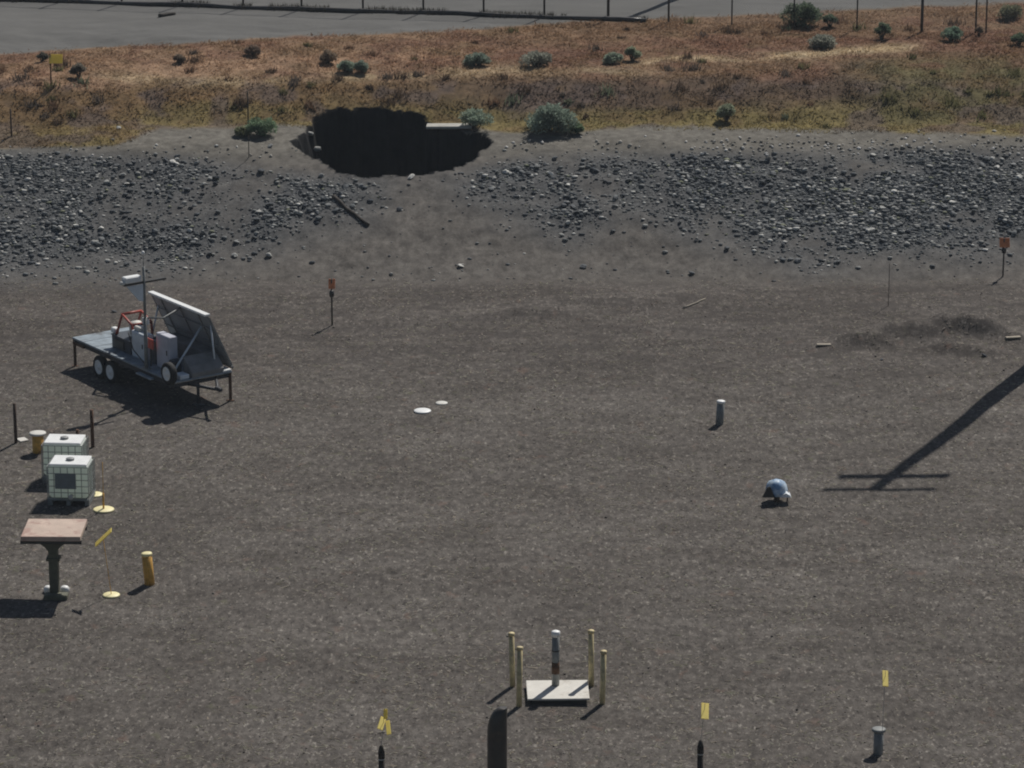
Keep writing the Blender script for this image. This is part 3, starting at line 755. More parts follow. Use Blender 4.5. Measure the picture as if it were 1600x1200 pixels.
# dark tube drawing a dark line, and weeds, along the foot of the fence
b = MB(); s_end = [s for u_, s in ps if u_ == 1044][0] - 0.9
b.tube([(fa.x + fd.x * s - nrm2.x * 0.25, fa.y + fd.y * s - nrm2.y * 0.25, float(h0(fa.x + fd.x * s, fa.y + fd.y * s)) + 0.07 + 0.02 * math.sin(s)) for s in np.linspace(s0, s_end, 60)], 0.10, 8)
tag(b.build('foot_tube', M['black']), 'long dark tube along the foot of the fence', 'pipe')
n = 9000
ss = nrs.uniform(s0, s_end, n); off = nrs.normal(-0.15, 0.12, n)
x = fa.x + fd.x * ss + nrm2.x * off; y = fa.y + fd.y * ss + nrm2.y * off
ok = fbm(ss * 0.6, ss * 0, 201, 3) > -0.08
x, y = x[ok], y[ok]; n = len(x)
o = blades('fence_weeds', np.stack([x, y, h0(x, y)], -1), nrs.uniform(0.05, 0.32, n), np.stack([nrs.normal(0, .1, n), nrs.normal(0, .1, n), np.zeros(n)], -1),
           nrs.uniform(0.01, 0.03, n), np.array([0.045, 0.04, 0.03]) * nrs.uniform(0.6, 1.4, (n, 1)), grass_mat)
o['kind'] = 'stuff'; tag(o, 'dead weeds blown against the foot of the fence', 'weeds')

# ------------------------------------------------------------------ poles that stand outside the picture and throw their shadow into it
def sun_back(p, h): return Vector((p.x, p.y, 0)) + Vector((math.sin(SUN_AZ), math.cos(SUN_AZ), 0)) * (h / math.tan(SUN_EL))
tip = at(1368, 763)
HP = 19.0
q = sun_back(tip, HP - tip.z); q.z = float(h0(q.x, q.y)); HP = HP - q.z * 0
pole = thing('utility_pole', 'tall wooden utility pole with two crossarms whose shadow lies across the yard', 'pole', q)
b = MB(); zt = HP - q.z
b.tube([(0, 0, -0.6), (0.05, 0, zt * 0.35), (0.09, 0, zt * 0.6), (0.02, 0, zt * 0.85), (0, 0, zt)], [0.34, 0.31, 0.27, 0.22, 0.19], 12); b.build('shaft', M['wood'], pole)
for dz, ln, xx, hh, yy in ((0.10, 3.25, 0.05, 0.17, -0.23), (1.85, 3.2, -0.05, 0.34, -0.27)):
    b = MB(); b.box((xx, yy, zt - dz), (ln, 0.14, hh), bev=0.008)
    c = b.build('crossarm', M['wood'], pole)
    for kx in (-1.45, -0.9, 0.9, 1.45):
        b = MB(); b.lathe([(0.02, 0), (0.02, 0.08), (0.05, 0.09), (0.05, 0.12), (0.03, 0.14), (0.045, 0.17), (0, 0.2)], 8, (xx + kx, yy, zt - dz + hh / 2)); b.build('insulator', M['boxgrey'], c)
tip = at(975, 30)
q = sun_back(tip, 13.0 - tip.z); q.z = float(h0(q.x, q.y))
lp = thing('light_pole', 'steel light pole standing beyond the fence', 'pole', q)
b = MB(); zt = 13.0 - q.z; b.tube([(0, 0, -0.3), (0, 0, zt)], [0.2, 0.13], 12); b.build('shaft', M['black'], lp)
b = MB(); b.box((0.3, 0, zt + 0.02), (0.8, 0.3, 0.16), bev=0.03); b.build('lamp_head', M['galv'], lp)
b = MB(); b.box((0, 0, 0.03), (0.4, 0.4, 0.06), bev=0.01); b.build('base_plate', M['galv'], lp)

# ------------------------------------------------------------------ trailer
_a, _b, _c = [Vector(flat(u, v)[:2]) for u, v in ((116, 574), (274, 646), (362, 626))]
TC = (_a + _c) / 2; ang = math.atan2(_b.y - _a.y, _b.x - _a.x)
TR = thing('equipment_trailer', 'dark flatbed trailer carrying a tilted solar panel, camera mast and grey cabinets', 'trailer', (TC.x, TC.y, float(h0(TC.x, TC.y))), ang)
b = MB()
b.box((0, 0, 0.74), (6.3, 2.1, 0.06), bev=0.01)
for k in range(1, 9): b.box((-3.15 + 0.7 * k, 0, 0.774), (0.015, 2.06, 0.008))
b.build('deck', M['deck'], TR)
b = MB()
for s in (-1, 1):
    b.box((0, s * 1.0, 0.64), (6.2, 0.08, 0.135)); b.box((-0.2, s * 0.55, 0.62), (5.6, 0.07, 0.16))
for x_ in (-3.05, -1.6, 0, 1.6, 3.05): b.box((x_, 0, 0.61), (0.08, 1.9, 0.1))
b.build('chassis', M['chassis'], TR)
def wheel(par, x_, y_, z_, r_=0.34):
    s = -1 if y_ < 0 else 1
    Mx = Matrix.Translation((x_, y_, z_)) @ Matrix.Rotation(R(90) * (1 if s < 0 else -1), 4, 'X')
    b = MB(); b.lathe([(r_ * 0.62, -0.10), (r_ * 0.9, -0.105), (r_, -0.07), (r_, 0.07), (r_ * 0.9, 0.105), (r_ * 0.62, 0.10), (r_ * 0.6, 0.0)], 28)
    b.bm.transform(Mx); wh = b.build('wheel', M['rubber'], par)
    b = MB(); b.lathe([(r_ * 0.63, -0.08), (r_ * 0.63, 0.105), (r_ * 0.55, 0.11), (r_ * 0.45, 0.07), (r_ * 0.25, 0.06), (r_ * 0.22, 0.1), (0, 0.11)], 24)
    b.bm.transform(Mx); b.build('rim', M['white'], wh)
for s in (-1, 1):
    for x_ in (-1.46, -0.74): wheel(TR, x_, s * 0.98, 0.37, 0.37)
b = MB(); b.tube([(-1.46, -0.95, 0.37), (-1.46, 0.95, 0.37)], 0.04, 8); b.tube([(-0.74, -0.95, 0.37), (-0.74, 0.95, 0.37)], 0.04, 8); b.build('axle', M['chassis'], TR)
wheel(TR, 3.02, -1.13, 1.23, 0.35)
b = MB()
b.tube([(3.02, -1.0, 0.77), (3.02, -1.0, 1.08)], 0.035, 8); b.build('spare_wheel_bracket', M['chassis'], TR)
for (x_, y_) in ((-3.1, -1.0), (3.1, 1.0), (-3.1, 1.0)):
    b = MB(); b.box((x_, y_, 0.46), (0.07, 0.07, 0.92)); b.box((x_, y_, 0.012), (0.18, 0.18, 0.024)); b.build('leg', M['rust'], TR)
b = MB(); b.box((-2.75, -1.05, 0.6), (0.7, 0.05, 0.09), bev=0.01); b.build('rear_bumper', M['rust'], TR)
b = MB(); b.tube([(3.0, -0.1, 0.9), (3.0, -0.1, 0.08)], [0.05, 0.045], 8); b.box((3.0, -0.1, 0.03), (0.3, 0.3, 0.06)); b.build('jack', M['chassis'], TR)
b = MB(); b.tube([(3.1, -0.5, 0.6), (4.0, 0, 0.55)], 0.05, 6); b.tube([(3.1, 0.5, 0.6), (4.0, 0, 0.55)], 0.05, 6); b.box((4.05, 0, 0.58), (0.3, 0.12, 0.12), bev=0.02); b.build('drawbar', M['chassis'], TR)
b = MB(); b.box((1.55, -1.13, 0.6), (0.9, 0.16, 0.05), bev=0.01); b.build('step', M['deck'], TR)
# boxes on the deck
b = MB(); b.box((-0.82, -0.1, 0.98), (1.15, 1.0, 0.43), bev=0.02); b.box((-0.82, -0.1, 1.2), (1.18, 1.03, 0.03)); b.build('battery_box', M['boxdark'], TR)
b = MB()
for y_ in (-0.5, 0.2):
    b.tube([(-1.25, y_, 1.2), (-0.85, y_, 1.95), (-0.25, y_, 1.72), (-0.2, y_, 1.2)], 0.045, 6)
b.tube([(-0.85, -0.5, 1.95), (-0.85, 0.2, 1.95)], 0.045, 6); b.tube([(-0.25, -0.5, 1.72), (-0.25, 0.2, 1.72)], 0.045, 6); b.build('roll_frame', M['red'], TR)
b = MB(); b.lathe([(0, -0.24), (0.17, -0.23), (0.21, -0.17), (0.21, 0.17), (0.17, 0.23), (0, 0.24)], 18, (-0.62, -0.15, 1.48)); b.build('water_tank', M['offwhite'], TR)
b = MB(); b.box((-1.42, -0.45, 1.3), (0.25, 0.2, 0.18), bev=0.03); b.build('white_box', M['white'], TR)
cab = MB().box((0.27, -0.44, 1.19), (0.86, 0.3, 0.84), bev=0.02).build('cabinet', M['boxpale'], TR)
MB().box((0.27, -0.6, 1.2), (0.76, 0.02, 0.72), bev=0.006).build('cabinet_door', M['boxpale'], cab)
MB().box((0.55, -0.62, 1.22), (0.03, 0.03, 0.14)).build('handle', M['black'], cab)
cab = MB().box((1.76, -0.44, 1.33), (0.8, 0.3, 1.1), bev=0.02).build('cabinet', M['boxgrey'], TR)
MB().box((1.76, -0.60, 1.34), (0.7, 0.02, 0.96), bev=0.006).build('cabinet_door', M['boxgrey'], cab)
MB().box((2.04, -0.62, 1.36), (0.03, 0.03, 0.16)).build('handle', M['black'], cab)
b = MB(); b.box((1.2, -0.72, 1.5), (0.42, 0.03, 0.32), bev=0.005); b.build('red_sign', M['redsign'], TR)
b = MB(); b.tube([(1.2, -0.70, 0.77), (1.2, -0.70, 1.6)], 0.02, 6); b.build('sign_post', M['black'], TR)
b = MB(); b.prism([(2.62, 0.77), (3.13, 0.77), (3.13, 0.92), (2.95, 1.1), (2.62, 1.35)], 1.15, Matrix.Translation((0, 0.2, 0))); b.build('nose_cover', M['cover'], TR)
b = MB(); b.box((2.95, 0.88, 0.80), (0.4, 0.3, 0.06), bev=0.01); b.build('pale_plate', M['white'], TR)
b = MB(); b.box((2.9, -0.62, 0.84), (0.4, 0.34, 0.14), bev=0.02); b.build('pale_box', M['boxpale'], TR)
b = MB(); b.tube([(-0.3, -0.62, 1.5), (0.3, -0.8, 1.1), (0.95, -0.78, 0.8), (1.35, -0.95, 1.0), (1.36, -0.93, 2.2)], 0.018, 6); b.build('cable', M['rubber'], TR)
b = MB(); b.tube([(2.1, -0.5, 1.2), (2.35, -0.75, 0.82), (2.8, -0.8, 0.8)], 0.02, 6); b.build('cable', M['rubber'], TR)
b = MB(); b.box((1.02, -0.35, 1.15), (0.3, 0.3, 0.72), bev=0.02); b.build('equipment_rack', M['boxdark'], TR)
b = MB(); b.box((-0.9, -0.62, 0.98), (0.6, 0.02, 0.26)); b.build('vent_grille', M['black'], TR)
b = MB(); b.box((0.05, -0.4, 1.68), (0.34, 0.24, 0.14), bev=0.03); b.build('control_box', M['offwhite'], TR)
b = MB(); b.box((2.25, -0.45, 0.98), (0.3, 0.3, 0.4), bev=0.03); b.build('generator', M['boxdark'], TR)
# mast and camera
b = MB(); b.tube([(1.4, -0.98, 0.77), (1.4, -0.98, 2.4)], 0.06, 10); b.tube([(1.4, -0.98, 2.4), (1.4, -0.98, 4.05)], 0.045, 10); b.tube([(1.4, -0.98, 4.05), (1.4, -0.98, 4.45)], 0.014, 6)
b.box((1.4, -0.98, 0.79), (0.26, 0.2, 0.04)); mast = b.build('mast', M['greypipe'], TR)
b = MB(); b.lathe([(0, 0), (0.05, 0.02), (0.05, 0.1), (0, 0.14)], 10, (1.4, -0.98, 4.42)); b.build('antenna_tip', M['white'], mast)
b = MB(); b.box((1.4, -0.95, 3.56), (0.07, 1.5, 0.07), bev=0.01); b.build('camera_arm', M['black'], mast)
b = MB(); b.box((1.34, -1.38, 3.70), (0.26, 0.58, 0.2), bev=0.03); b.build('camera_housing', M['white'], mast)
b = MB(); b.box((1.36, -1.72, 3.62), (0.16, 0.14, 0.12), bev=0.03); b.build('camera_lens', M['offwhite'], mast)
b = MB(); b.prism([(-0.62, 3.5), (-0.05, 3.5), (-0.05, 2.95), (-0.2, 3.0)], 0.05, Matrix.Translation((1.4, -0.98, 0)) @ Matrix.Rotation(R(90), 4, 'Z')); b.build('gusset', M['boxpale'], mast)
b = MB(); b.box((1.3, -0.9, 2.28), (0.2, 0.16, 0.22), bev=0.02); b.build('junction_box', M['white'], mast)
b = MB(); b.tube([(1.4, -0.9, 2.4), (1.38, -0.3, 2.3), (1.4, 0.34, 2.55)], 0.03, 6); b.build('mast_brace', M['greypipe'], mast)
# solar panel: top edge (-.47..2.9, .36, 2.6), foot (…, 1.19, .82)
P0 = Vector((1.22, 0.36, 2.6)); P1 = Vector((1.24, 1.19, 0.82)); ax = (P1 - P0).normalized(); ln = (P1 - P0).length
yv = ax; xv = Vector((1, 0, 0)); zv = xv.cross(yv).normalized(); 
RM = Matrix((xv, yv, zv)).transposed()
mid = (P0 + P1) / 2
pan = MB().box(mid, (3.36, ln, 0.035), RM).build('solar_panel', M['panel'], TR)
b = MB()
b.box(mid - ax * ln / 2 + Vector((0, -0.02, 0.02)), (3.44, 0.2, 0.07), bev=0.01); fr = b.build('lit_top_edge', M['white'], pan)  # white instead of frame grey: the sunlit rim is put into its colour
b = MB()
b.box(mid + ax * ln / 2, (3.44, 0.07, 0.06), RM)
for s in (-1, 1): b.box(mid + xv * s * 1.70, (0.05, ln - 0.14, 0.06), RM)
b.build('panel_frame', M['greypipe'], pan)
b = MB()
for s in (-1.12, 0, 1.12): b.box(mid + xv * s - zv * 0.04, (0.03, ln - 0.16, 0.035), RM)
for s in (-0.5, 0.15, 0.6): b.box(mid + ax * s - zv * 0.065, (3.3, 0.025, 0.03), RM)
b.build('panel_rib', M['cover'], pan)
b = MB(); b.tube([(2.3, 0.5, 2.1), (2.68, -0.9, 0.78)], 0.035, 6); b.build('strut', M['boxpale'], TR)
b = MB(); b.tube([(-0.3, 0.5, 2.2), (-0.3, 0.1, 0.78)], 0.035, 6); b.build('strut', M['boxpale'], TR)
b = MB(); b.tube([(2.85, 0.5, 2.25), (2.85, 0.65, 0.78)], 0.03, 6); b.build('strut', M['boxpale'], TR)
b = MB(); b.box((1.2, 0.72, 1.05), (2.4, 0.5, 0.55), bev=0.03); b.build('locker', M['cover'], TR)

for o in TR.children:                                  # the bed rides 0.2 m higher than its running gear
    if o.name.split('.')[0] not in ('wheel', 'leg', 'axle', 'jack') or o.name.endswith('spare'): o.location.z = 0.2

# ------------------------------------------------------------------ totes
def tote(u, v, label, plate):
    p = at(u, v); p.y += 0.5
    t = thing('tote_tank', label, 'tank', (p.x, p.y, float(h0(p.x, p.y))), R(-4), 'caged liquid totes')
    b = MB(); b.box((0, 0, 0.70), (1.12, 0.92, 0.98), bev=0.07); tk = b.build('bottle', M['tank'], t)
    b = MB(); b.box((0, 0, 1.185), (1.08, 0.88, 0.06), bev=0.025); b.build('lit_moulding', M['white'], tk)  # separate plain white top, so sunlit brightness is put into its colour
    b = MB(); b.lathe([(0.12, 0), (0.12, 0.05), (0.09, 0.065), (0, 0.065)], 16, (0.0, -0.02, 1.215)); b.build('cap', M['cap'], tk)
    b = MB(); z0, z1 = 0.2, 1.14
    for zz in np.linspace(z0, z1, 6):
        b.tube([(-0.59, -0.49, zz), (0.59, -0.49, zz), (0.59, 0.49, zz), (-0.59, 0.49, zz), (-0.59, -0.49, zz)], 0.011, 4)
    for k in range(7):
        xx = -0.59 + 1.18 * k / 6
        for yy in (-0.495, 0.495): b.tube([(xx, yy, z0), (xx, yy, z1)], 0.011, 4)
    for k in range(1, 6):
        yy = -0.49 + 0.98 * k / 6
        for xx in (-0.595, 0.595): b.tube([(xx, yy, z0), (xx, yy, z1)], 0.011, 4)
    b.build('cage', M['galv'], t)
    b = MB(); b.box((0, 0, 0.165), (1.2, 1.0, 0.035), bev=0.006)
    for xx in (-0.53, 0, 0.53): b.box((xx, 0, 0.075), (0.13, 0.98, 0.145), bev=0.01)
    b.build('pallet', M['greypipe'], t)
    b = MB(); b.lathe([(0.05, 0), (0.05, 0.16), (0.07, 0.165), (0.07, 0.2), (0, 0.2)], 12); b.bm.transform(Matrix.Translation((0.1, -0.44, 0.3)) @ Matrix.Rotation(R(90), 4, 'X')); b.build('valve', M['offwhite'], t)
    if plate:
        b = MB(); b.box((-0.06, -0.515, 0.74), (0.60, 0.012, 0.46), bev=0.004); b.build('plate', M['plate'], t)
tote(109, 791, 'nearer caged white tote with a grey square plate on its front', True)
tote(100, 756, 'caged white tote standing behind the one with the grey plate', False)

# ------------------------------------------------------------------ posts, pipes, discs, stakes
def post(u, vb, vt, r_, mname, name, label, cat, group=None, tilt=(0, 0), cap=None, flange=None, n_=12):
    p = at(u, vb); hh = top_for(p, vt)
    t = thing(name, label, cat, p, 0, group, tilt)
    b = MB(); b.tube([(0, 0, -0.25), (0, 0, hh)], r_, n_); b.build('shaft', M[mname], t)
    if cap:
        b = MB(); b.lathe([(r_ + 0.012, hh - 0.05), (r_ + 0.012, hh + 0.015), (r_ * 0.7, hh + 0.03), (0, hh + 0.032)], n_); b.build('cap', M[cap], t)
    if flange:
        rf, mf = flange
        b = MB(); b.lathe([(rf, hh - 0.03), (rf, hh + 0.02), (rf * 0.8, hh + 0.035), (0, hh + 0.035)], 20); b.build('lid', M[mf], t)
    return t, p, hh
G1 = 'rusty steel posts around the totes'
post(25, 692, 630, 0.05, 'darkrust', 'steel_post', 'leftmost tall dark rusty post with a pale chip at its foot', 'post', G1)
post(145, 699, 640, 0.055, 'rust', 'steel_post', 'tall rusty post to the right of the rear tote', 'post', G1)
post(122, 702, 671, 0.05, 'rust', 'steel_post', 'short rusty post showing just behind the rear tote', 'post', G1)
p = at(35, 688); o = MB().box((0, 0, 0.02), (0.28, 0.34, 0.04), bev=0.01).build('flat_stone', M['conc']); o.location = p; o.rotation_euler = (0, 0, R(30)); tag(o, 'pale flat chip lying beside the leftmost rusty post', 'stone')
post(60, 707, 677, 0.17, 'ochre', 'capped_pipe', 'short wide ochre pipe with a pale wider lid, left of the rear tote', 'pipe', flange=(0.25, 'offwhite'))
p = at(230, 912)
post(234, 913, 865, 0.135, 'ochre', 'ochre_bollard', 'leaning ochre bollard standing right of the brown-topped pedestal', 'bollard', tilt=(0, R(-4)), cap='pale_yellow')

def disc(u, v, wpx, mname, name, label, group, thick=0.03):
    p = at(u, v); r_ = wpx / ppm(p) / 2
    b = MB(); b.lathe([(r_, 0), (r_, thick), (r_ * 0.93, thick + 0.012), (r_ * 0.4, thick + 0.016), (0, thick + 0.018)], 24)
    o = b.build(name, M[mname]); o.location = p; return tag(o, label, 'disc', group), p
G2 = 'flat discs lying on the gravel'
disc(148, 774, 26, 'pale_yellow', 'ground_disc', 'pale yellow disc partly hidden behind the nearer tote', G2)
disc(660, 643, 27, 'white', 'ground_disc', 'larger and nearer of two white discs in the middle of the yard', G2)
disc(690, 631, 19, 'offwhite', 'ground_disc', 'smaller, farther of two white discs in the middle of the yard', G2)
def disc_marker(u, v, wpx, vt, label, lean, tagpx):
    p = at(u, v); r_ = wpx / ppm(p) / 2; hh = top_for(p, vt)
    t = thing('marker_stake', label, 'marker', p, group='thin stakes on round yellow bases')
    b = MB(); b.lathe([(r_, 0), (r_, 0.03), (r_ * 0.9, 0.045), (0, 0.05)], 24); b.build('base', M['pale_yellow'], t)
    b = MB(); b.tube([(0, 0, 0.04), (lean, 0, hh)], 0.010, 6); b.build('rod', M['ochre'], t)
    if tagpx:
        k = ppm(p); b = MB(); b.box((lean + 1 / k, -0.03, hh - 0.02), (36 / k, 0.02, 0.26), Matrix.Rotation(R(-44), 3, 'Y') @ Matrix.Rotation(R(-82), 3, 'X'), bev=0.006); b.build('tag', M['tape'], t)
    return t
t = disc_marker(162, 797, 33, 722, 'yellow disc base with a bare thin ochre rod, right of the nearer tote', 0.01, False)
b = MB(); b.tube([(0, 0, 0.03), (0, 0, 0.5)], 0.03, 6); b.build('sleeve', M['ochre'], t)
disc_marker(174, 931, 27, 838, 'yellow disc base with a thin rod and a tilted yellow tag, beside the ochre bollard', -0.17, True)

# pedestal with the sloping brown top
p = at(86, 932); k = ppm(p); hh = top_for(p, 832)
PD = thing('pedestal_stand', 'brown-topped steel pedestal with flared braces on white footings', 'pedestal', p, R(-1))
b = MB(); RX = Matrix.Rotation(R(1), 3, 'X')
b.box((0, 0.29, hh - 0.03), (1.56, 1.40, 0.13), RX, bev=0.012); tp = b.build('top', M['brownpaint'], PD)
b = MB(); b.box((0, -0.32, hh - 0.15), (1.6, 0.09, 0.1)); b.box((0, 0.75, hh - 0.13), (1.6, 0.09, 0.1)); b.build('rail', M['black'], PD)
b = MB(); b.box((0, 0, hh * 0.42), (0.24, 0.26, hh * 0.84), bev=0.015); b.box((0, 0, hh * 0.6), (0.36, 0.32, 0.08), bev=0.01); b.build('column', M['darkgreen'], PD)
b = MB(); b.prism([(-0.10, hh - 0.5), (0.10, hh - 0.5), (0.2, hh - 0.36), (0.36, hh - 0.24), (0.66, hh - 0.13), (0.66, hh - 0.09), (-0.66, hh - 0.09), (-0.66, hh - 0.13), (-0.36, hh - 0.24), (-0.2, hh - 0.36)], 0.3); b.build('brace', M['darkgreen'], PD)
for s in (-1, 1):
    b = MB(); b.lathe([(0.12, 0), (0.12, 0.12), (0.08, 0.17), (0, 0.18)], 14, (s * 0.22, 0.3, 0)); b.build('footing', M['white'], PD)
b = MB(); b.box((0.06, -0.2, 0.07), (0.62, 0.3, 0.14), bev=0.02); b.build('base_block', M['darkgreen'], PD)

# pipes on the yard
post(1124, 663, 627, 0.12, 'greypipe', 'capped_pipe', 'grey pipe with a white cap, right of the middle of the yard', 'pipe', cap='white', tilt=(0, R(3)))
t, p, hh = post(1372, 1178, 1140, 0.115, 'greypipe', 'capped_pipe', 'dark grey pipe with a flared rim under a small yellow tag near the bottom right', 'pipe', flange=(0.165, 'greypipe'))

# riser wrapped in blue and white sheeting
p = at(1213, 784); k = ppm(p)
t = thing('wrapped_riser', 'brown riser pipe hooded with blue and white sheeting near the pole shadow', 'riser', p)
b = MB(); b.tube([(0, 0, -0.2), (0.02, 0, 0.4)], 0.085, 10); b.build('pipe', M['darkrust'], t)
zc = 0.22
b = MB(); b.lathe([(0.30, 0), (0.29, 0.12), (0.26, 0.25), (0.2, 0.36), (0.1, 0.41), (0, 0.42)], 18, (0.0, 0.05, zc)); 
for v_ in b.bm.verts: v_.co.x += 0.03 * math.sin(9 * math.atan2(v_.co.y, v_.co.x)); v_.co.z += 0.03 * math.sin(5 * math.atan2(v_.co.y, v_.co.x)) * (0.8 - v_.co.z)
b.build('hood', M['blue'], t)
b = MB(); b.prism([(-0.42, zc - 0.02), (-0.06, zc - 0.02), (-0.2, zc + 0.3), (-0.28, zc + 0.28)], 0.06, Matrix.Translation((0, -0.22, 0))); b.build('dark_panel', M['black'], t)
b = MB(); b.prism([(0.08, zc - 0.02), (0.40, zc - 0.02), (0.36, zc + 0.04), (0.26, zc + 0.10), (0.15, zc + 0.06)], 0.36, Matrix.Translation((0, -0.06, 0))); b.build('white_flap', M['whitewrap'], t)
b = MB(); b.tube([(0.3, 0.0, -0.1), (0.33, 0, 0.3)], 0.02, 6); b.build('stake', M['darkrust'], t)

# well slab with pipe and four bollards
pa, pb, pc = at(826, 1102), at(923, 1102), at(868, 1071)
wS = (pb - pa).length; q = at(870, 1086)
o = MB().box((0, 0, 0.135), (wS, 1.24, 0.045), bev=0.008).build('well_slab', M['conc']); MB().box((0, 0.0, 0.05), (wS - 0.16, 1.08, 0.124)).build('base', M['black'], o); o.location = (q.x + 0.02, q.y - 0.03, q.z); o.rotation_euler = (0, 0, R(1.5))  # black inset base paints a strip of shade below the slab's front edge
tag(o, 'white concrete well pad between four yellow posts', 'slab')
p = at(868, 1080); p.z += 0.155; hh = top_for(p, 988)
t = thing('well_pipe', 'upright well pipe with white top and brown band on the white concrete pad', 'pipe', p)
b = MB(); b.tube([(0, 0, 0), (0, 0, hh)], 0.095, 14); sh = b.build('shaft', M['greypipe'], t)
b = MB(); b.lathe([(0.108, hh - 0.10), (0.108, hh + 0.02), (0.07, hh + 0.04), (0, hh + 0.042)], 14); b.build('cap', M['white'], t)
z_a, z_b = top_for(p, 1052), top_for(p, 1034)
b = MB(); b.tube([(0, 0, z_a), (0, 0, z_b)], 0.099, 14); b.build('brown_band', M['rust'], t)
z_a = top_for(p, 1016); b = MB(); b.tube([(0, 0, z_a - 0.02), (0, 0, z_a + 0.02)], 0.10, 14); b.build('dark_band', M['black'], t)
G3 = 'yellow bollards around the concrete well pad'
for (u, vb, vt, lab) in [(801, 1073, 990, 'faded yellow bollard at the far left corner of the white pad'),
                         (811, 1104, 1012, 'faded yellow bollard at the near left corner of the white pad'),
                         (924, 1072, 986, 'faded yellow bollard at the far right corner of the white pad'),
                         (941, 1100, 1018, 'faded yellow bollard at the near right corner of the white pad')]:
    post(u, vb, vt, 0.068, 'faded', 'bollard', lab, 'bollard', G3, cap='faded', tilt=(0, R(rnd.uniform(-1.5, 1.5))))

# thick black pipe at the bottom edge, round-shouldered
p = at(777, 1268); hh = top_for(p, 1104); rr = 31 / ppm(p) / 2
t = thing('black_standpipe', 'thick black standpipe with a bent rounded top at the bottom edge', 'pipe', p)
b = MB()
rings = [(0, rr, -0.3), (0, rr, hh - 0.62)]
for q_ in (15, 30, 45, 60, 75, 86):
    xl = -rr + rr * 1.35 * (1 - math.cos(R(q_))); rings.append(((xl + rr) / 2, (rr - xl) / 2, hh - 0.62 + 0.6 * math.sin(R(q_))))
vr = [[b.bm.verts.new((c_ + r_ * math.cos(k_ * math.pi / 10), r_ * math.sin(k_ * math.pi / 10), z_)) for k_ in range(20)] for c_, r_, z_ in rings]
for a_, c_ in zip(vr, vr[1:]):
    for k_ in range(20):
        f_ = b.bm.faces.new((a_[k_], a_[(k_ + 1) % 20], c_[(k_ + 1) % 20], c_[k_])); f_.smooth = True
b.bm.faces.new(vr[-1])
b.build('shaft', M['pipebrown'], t)
b = MB(); b.tube([(0, 0, 0), (0, 0, 0.05)], rr * 1.5, 18); b.build('flange', M['black'], t)

# tags over dark marker posts
def tag_marker(u, vb, vt, v1, v0, du, label, kind):
    """dark post from the ground to row vt, thin rod up to a yellow tag between rows v1 (top) and v0"""
    p = at(u, vb); k = ppm(p); hh = top_for(p, vt); z1, z0 = top_for(p, v1), top_for(p, v0)
    t = thing('tagged_marker', label, 'marker', p, group='marker posts with yellow tags')
    if kind != 'pipe':
        b = MB(); b.lathe([(0.07, -0.2), (0.07, hh - 0.36), (0.05, hh - 0.355), (0.05, hh - 0.325), (0.075, hh - 0.32), (0.075, hh - 0.16), (0.04, hh - 0.02), (0, hh)], 12); b.build('shaft', M['darkwood'], t)
        b = MB(); b.lathe([(0.068, hh - 0.352), (0.068, hh - 0.328)], 12); b.build('white_band', M['offwhite'], t)
    x1 = du / k
    b = MB(); b.tube([(0, 0, max(hh - 0.05, 0)), (x1, 0, z1)], 0.006, 5); b.build('rod', M['galv'], t)
    zm = (z0 + z1) / 2
    if kind == 'fork':
        b = MB()
        b.box((x1 - 5 / k, -0.02, zm - 0.08), (0.13, 0.02, (z1 - z0) * 0.62), Matrix.Rotation(R(24), 3, 'Y') @ Matrix.Rotation(R(-58), 3, 'X'), bev=0.004)
        b.box((x1 + 5 / k, -0.02, zm - 0.18), (0.10, 0.02, (z1 - z0) * 0.68), Matrix.Rotation(R(-12), 3, 'Y') @ Matrix.Rotation(R(-58), 3, 'X'), bev=0.004)
        b.box((x1 + 1 / k, -0.02, z1 - 0.14), (0.09, 0.03, (z1 - z0) * 0.4), Matrix.Rotation(R(-30), 3, 'X'), bev=0.004)
    else:
        b = MB(); b.box((x1, -0.02, zm), (0.17 if kind == 'wide' else 0.13, 0.02, (z1 - z0) * 1.25), Matrix.Rotation(R(6), 3, 'Y') @ Matrix.Rotation(R(-58), 3, 'X'), bev=0.004)
    b.build('tag', M['tape'], t)
tag_marker(597, 1265, 1164, 1106, 1143, 6, 'dark marker post under a forked yellow tag, left of the black standpipe', 'fork')
tag_marker(1093, 1262, 1156, 1099, 1122, 6, 'dark pointed marker post with a white ring and a single wide yellow tag', 'wide')
tag_marker(1376, 1192, 1192, 1048, 1071, 3, 'thin rod with a narrow yellow tag behind the dark flared pipe', 'pipe')

# orange-topped slope markers
G4 = 'orange-topped marker posts at the foot of the bank'
def omarker(u, vb, vt, lab, bb):
    p = at(u, vb); hh = top_for(p, vt)
    t = thing('orange_marker', lab, 'marker', p, group=G4)
    zk = hh * 0.68
    b = MB(); b.tube([(0, 0, -0.15), (0, 0, hh)], 0.028, 8); b.build('shaft', M['darkwood'], t)
    b = MB(); b.lathe([(0, -0.13), (0.07, -0.1), (0.085, 0), (0.07, 0.1), (0, 0.13)], 10, (0, 0, zk)); b.build('dark_knob', M['black'], t)
    b = MB(); b.box((0.01, -0.02, hh - 0.16), (bb, 0.02, 0.34), Matrix.Rotation(R(-30), 3, 'X'), bev=0.005); b.build('flag', M['signorange'], t)
omarker(519, 508, 436, 'orange-topped marker post with dark knob, right of the trailer', 0.22)
omarker(1567, 432, 372, 'orange-topped marker post at the foot of the right-hand rubble', 0.36)

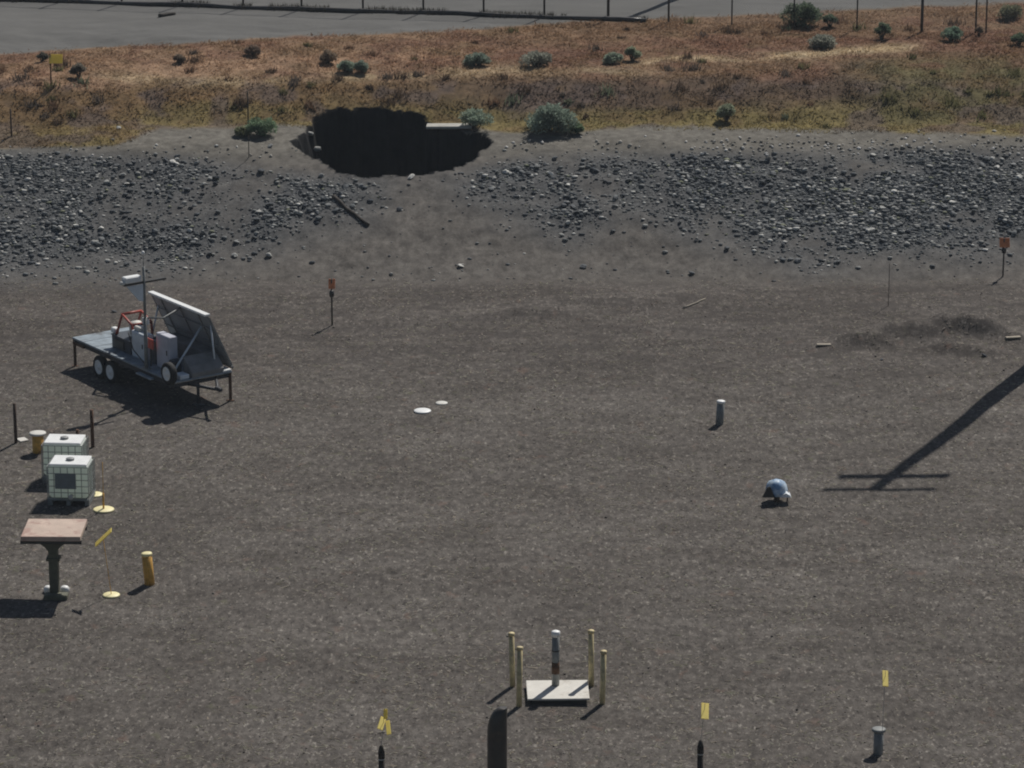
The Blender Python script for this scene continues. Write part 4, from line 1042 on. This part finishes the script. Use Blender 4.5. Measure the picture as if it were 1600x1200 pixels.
# thin stakes, T-posts and the yellow sign
G5 = 'thin stakes on and above the bank'
post(18, 213, 170, 0.035, 'darkrust', 'thin_stake', 'thin rusty stake in the dry grass at the far left edge', 'stake', G5, n_=6)
post(388, 200, 143, 0.028, 'darkwood', 'thin_stake', 'thin dark stake rising behind the green bush left of the sinkhole', 'stake', G5, n_=6)
post(389, 246, 212, 0.018, 'darkwood', 'thin_stake', 'thin grey stake on the bare bank below the green bush', 'stake', G5, n_=6)
post(1388, 478, 412, 0.012, 'darkwood', 'thin_stake', 'thin dark stake left of the dirt mounds at the foot of the bank', 'stake', G5, n_=6)
p = at(80, 134); hh = top_for(p, 84)
t = thing('yellow_sign', 'small yellow sign on a rusty post in the left-hand grass', 'sign', p)
b = MB(); b.tube([(0, 0, -0.2), (0, 0, hh)], 0.03, 6); b.build('post', M['rust'], t)
b = MB(); b.box((0.22, -0.04, hh - 0.19), (0.52, 0.02, 0.36), Matrix.Rotation(R(-25), 3, 'X'), bev=0.005); b.build('sign_plate', M['tape'], t)

# logs and sticks
def stick(u0, v0, u1, v1, r_, mname, name, label, lift=0.06, cat='stick'):
    a, c = at(u0, v0), at(u1, v1); b = MB(); m_ = (a + c) / 2; nn = 6
    pts = []
    for i in range(nn):
        f_ = i / (nn - 1); q = a.lerp(c, f_)
        pts.append(Vector((q.x + rnd.uniform(-.02, .02) - m_.x, q.y - m_.y, float(h0(q.x, q.y)) + lift - m_.z)))
    b.tube(pts, [r_ * (1 - 0.06 * i) for i in range(nn)], 8)
    o = b.build(name, M[mname]); o.location = m_; return tag(o, label, cat)
stick(521, 309, 576, 354, 0.075, 'darkwood', 'log', 'dark straight log lying down the bank below the sinkhole', 0.06, 'log')
stick(1068, 482, 1102, 468, 0.03, 'palewood', 'stick', 'pale stick on the yard in front of the right-hand bank', 0.03)
stick(249, 27, 273, 23, 0.09, 'darkwood', 'branch', 'dark branch lying on the gravel road near the fence', 0.06, 'branch')
for (u, v, wpx, rz, lab) in [(1287, 540, 22, 0, 'pale board lying left of the dirt mounds'), (1583, 529, 24, 12, 'pale board lying right of the dirt mounds')]:
    p = at(u, v); o = MB().box((0, 0, 0.03), (wpx / ppm(p), 0.16, 0.05), bev=0.008).build('board', M['palewood']); o.location = p; o.rotation_euler = (0, 0, R(rz)); tag(o, lab, 'board')

# ------------------------------------------------------------------ thin haze that lifts the shadows
hz, nh, lh, bh, oh = new_mat('haze')
nh.remove(bh)
vp = nh.new('ShaderNodeVolumePrincipled')
vp.inputs['Color'].default_value = (0.80, 0.90, 1.0, 1); vp.inputs['Density'].default_value = 0.00022; vp.inputs['Anisotropy'].default_value = 0.1
lh.new(vp.outputs[0], oh.inputs['Volume'])
o = MB().box((0, 1000, 14.5), (9000, 9000, 45)).build('haze', hz)
o['kind'] = 'stuff'; tag(o, 'faint blue haze in the air over the whole site', 'haze')
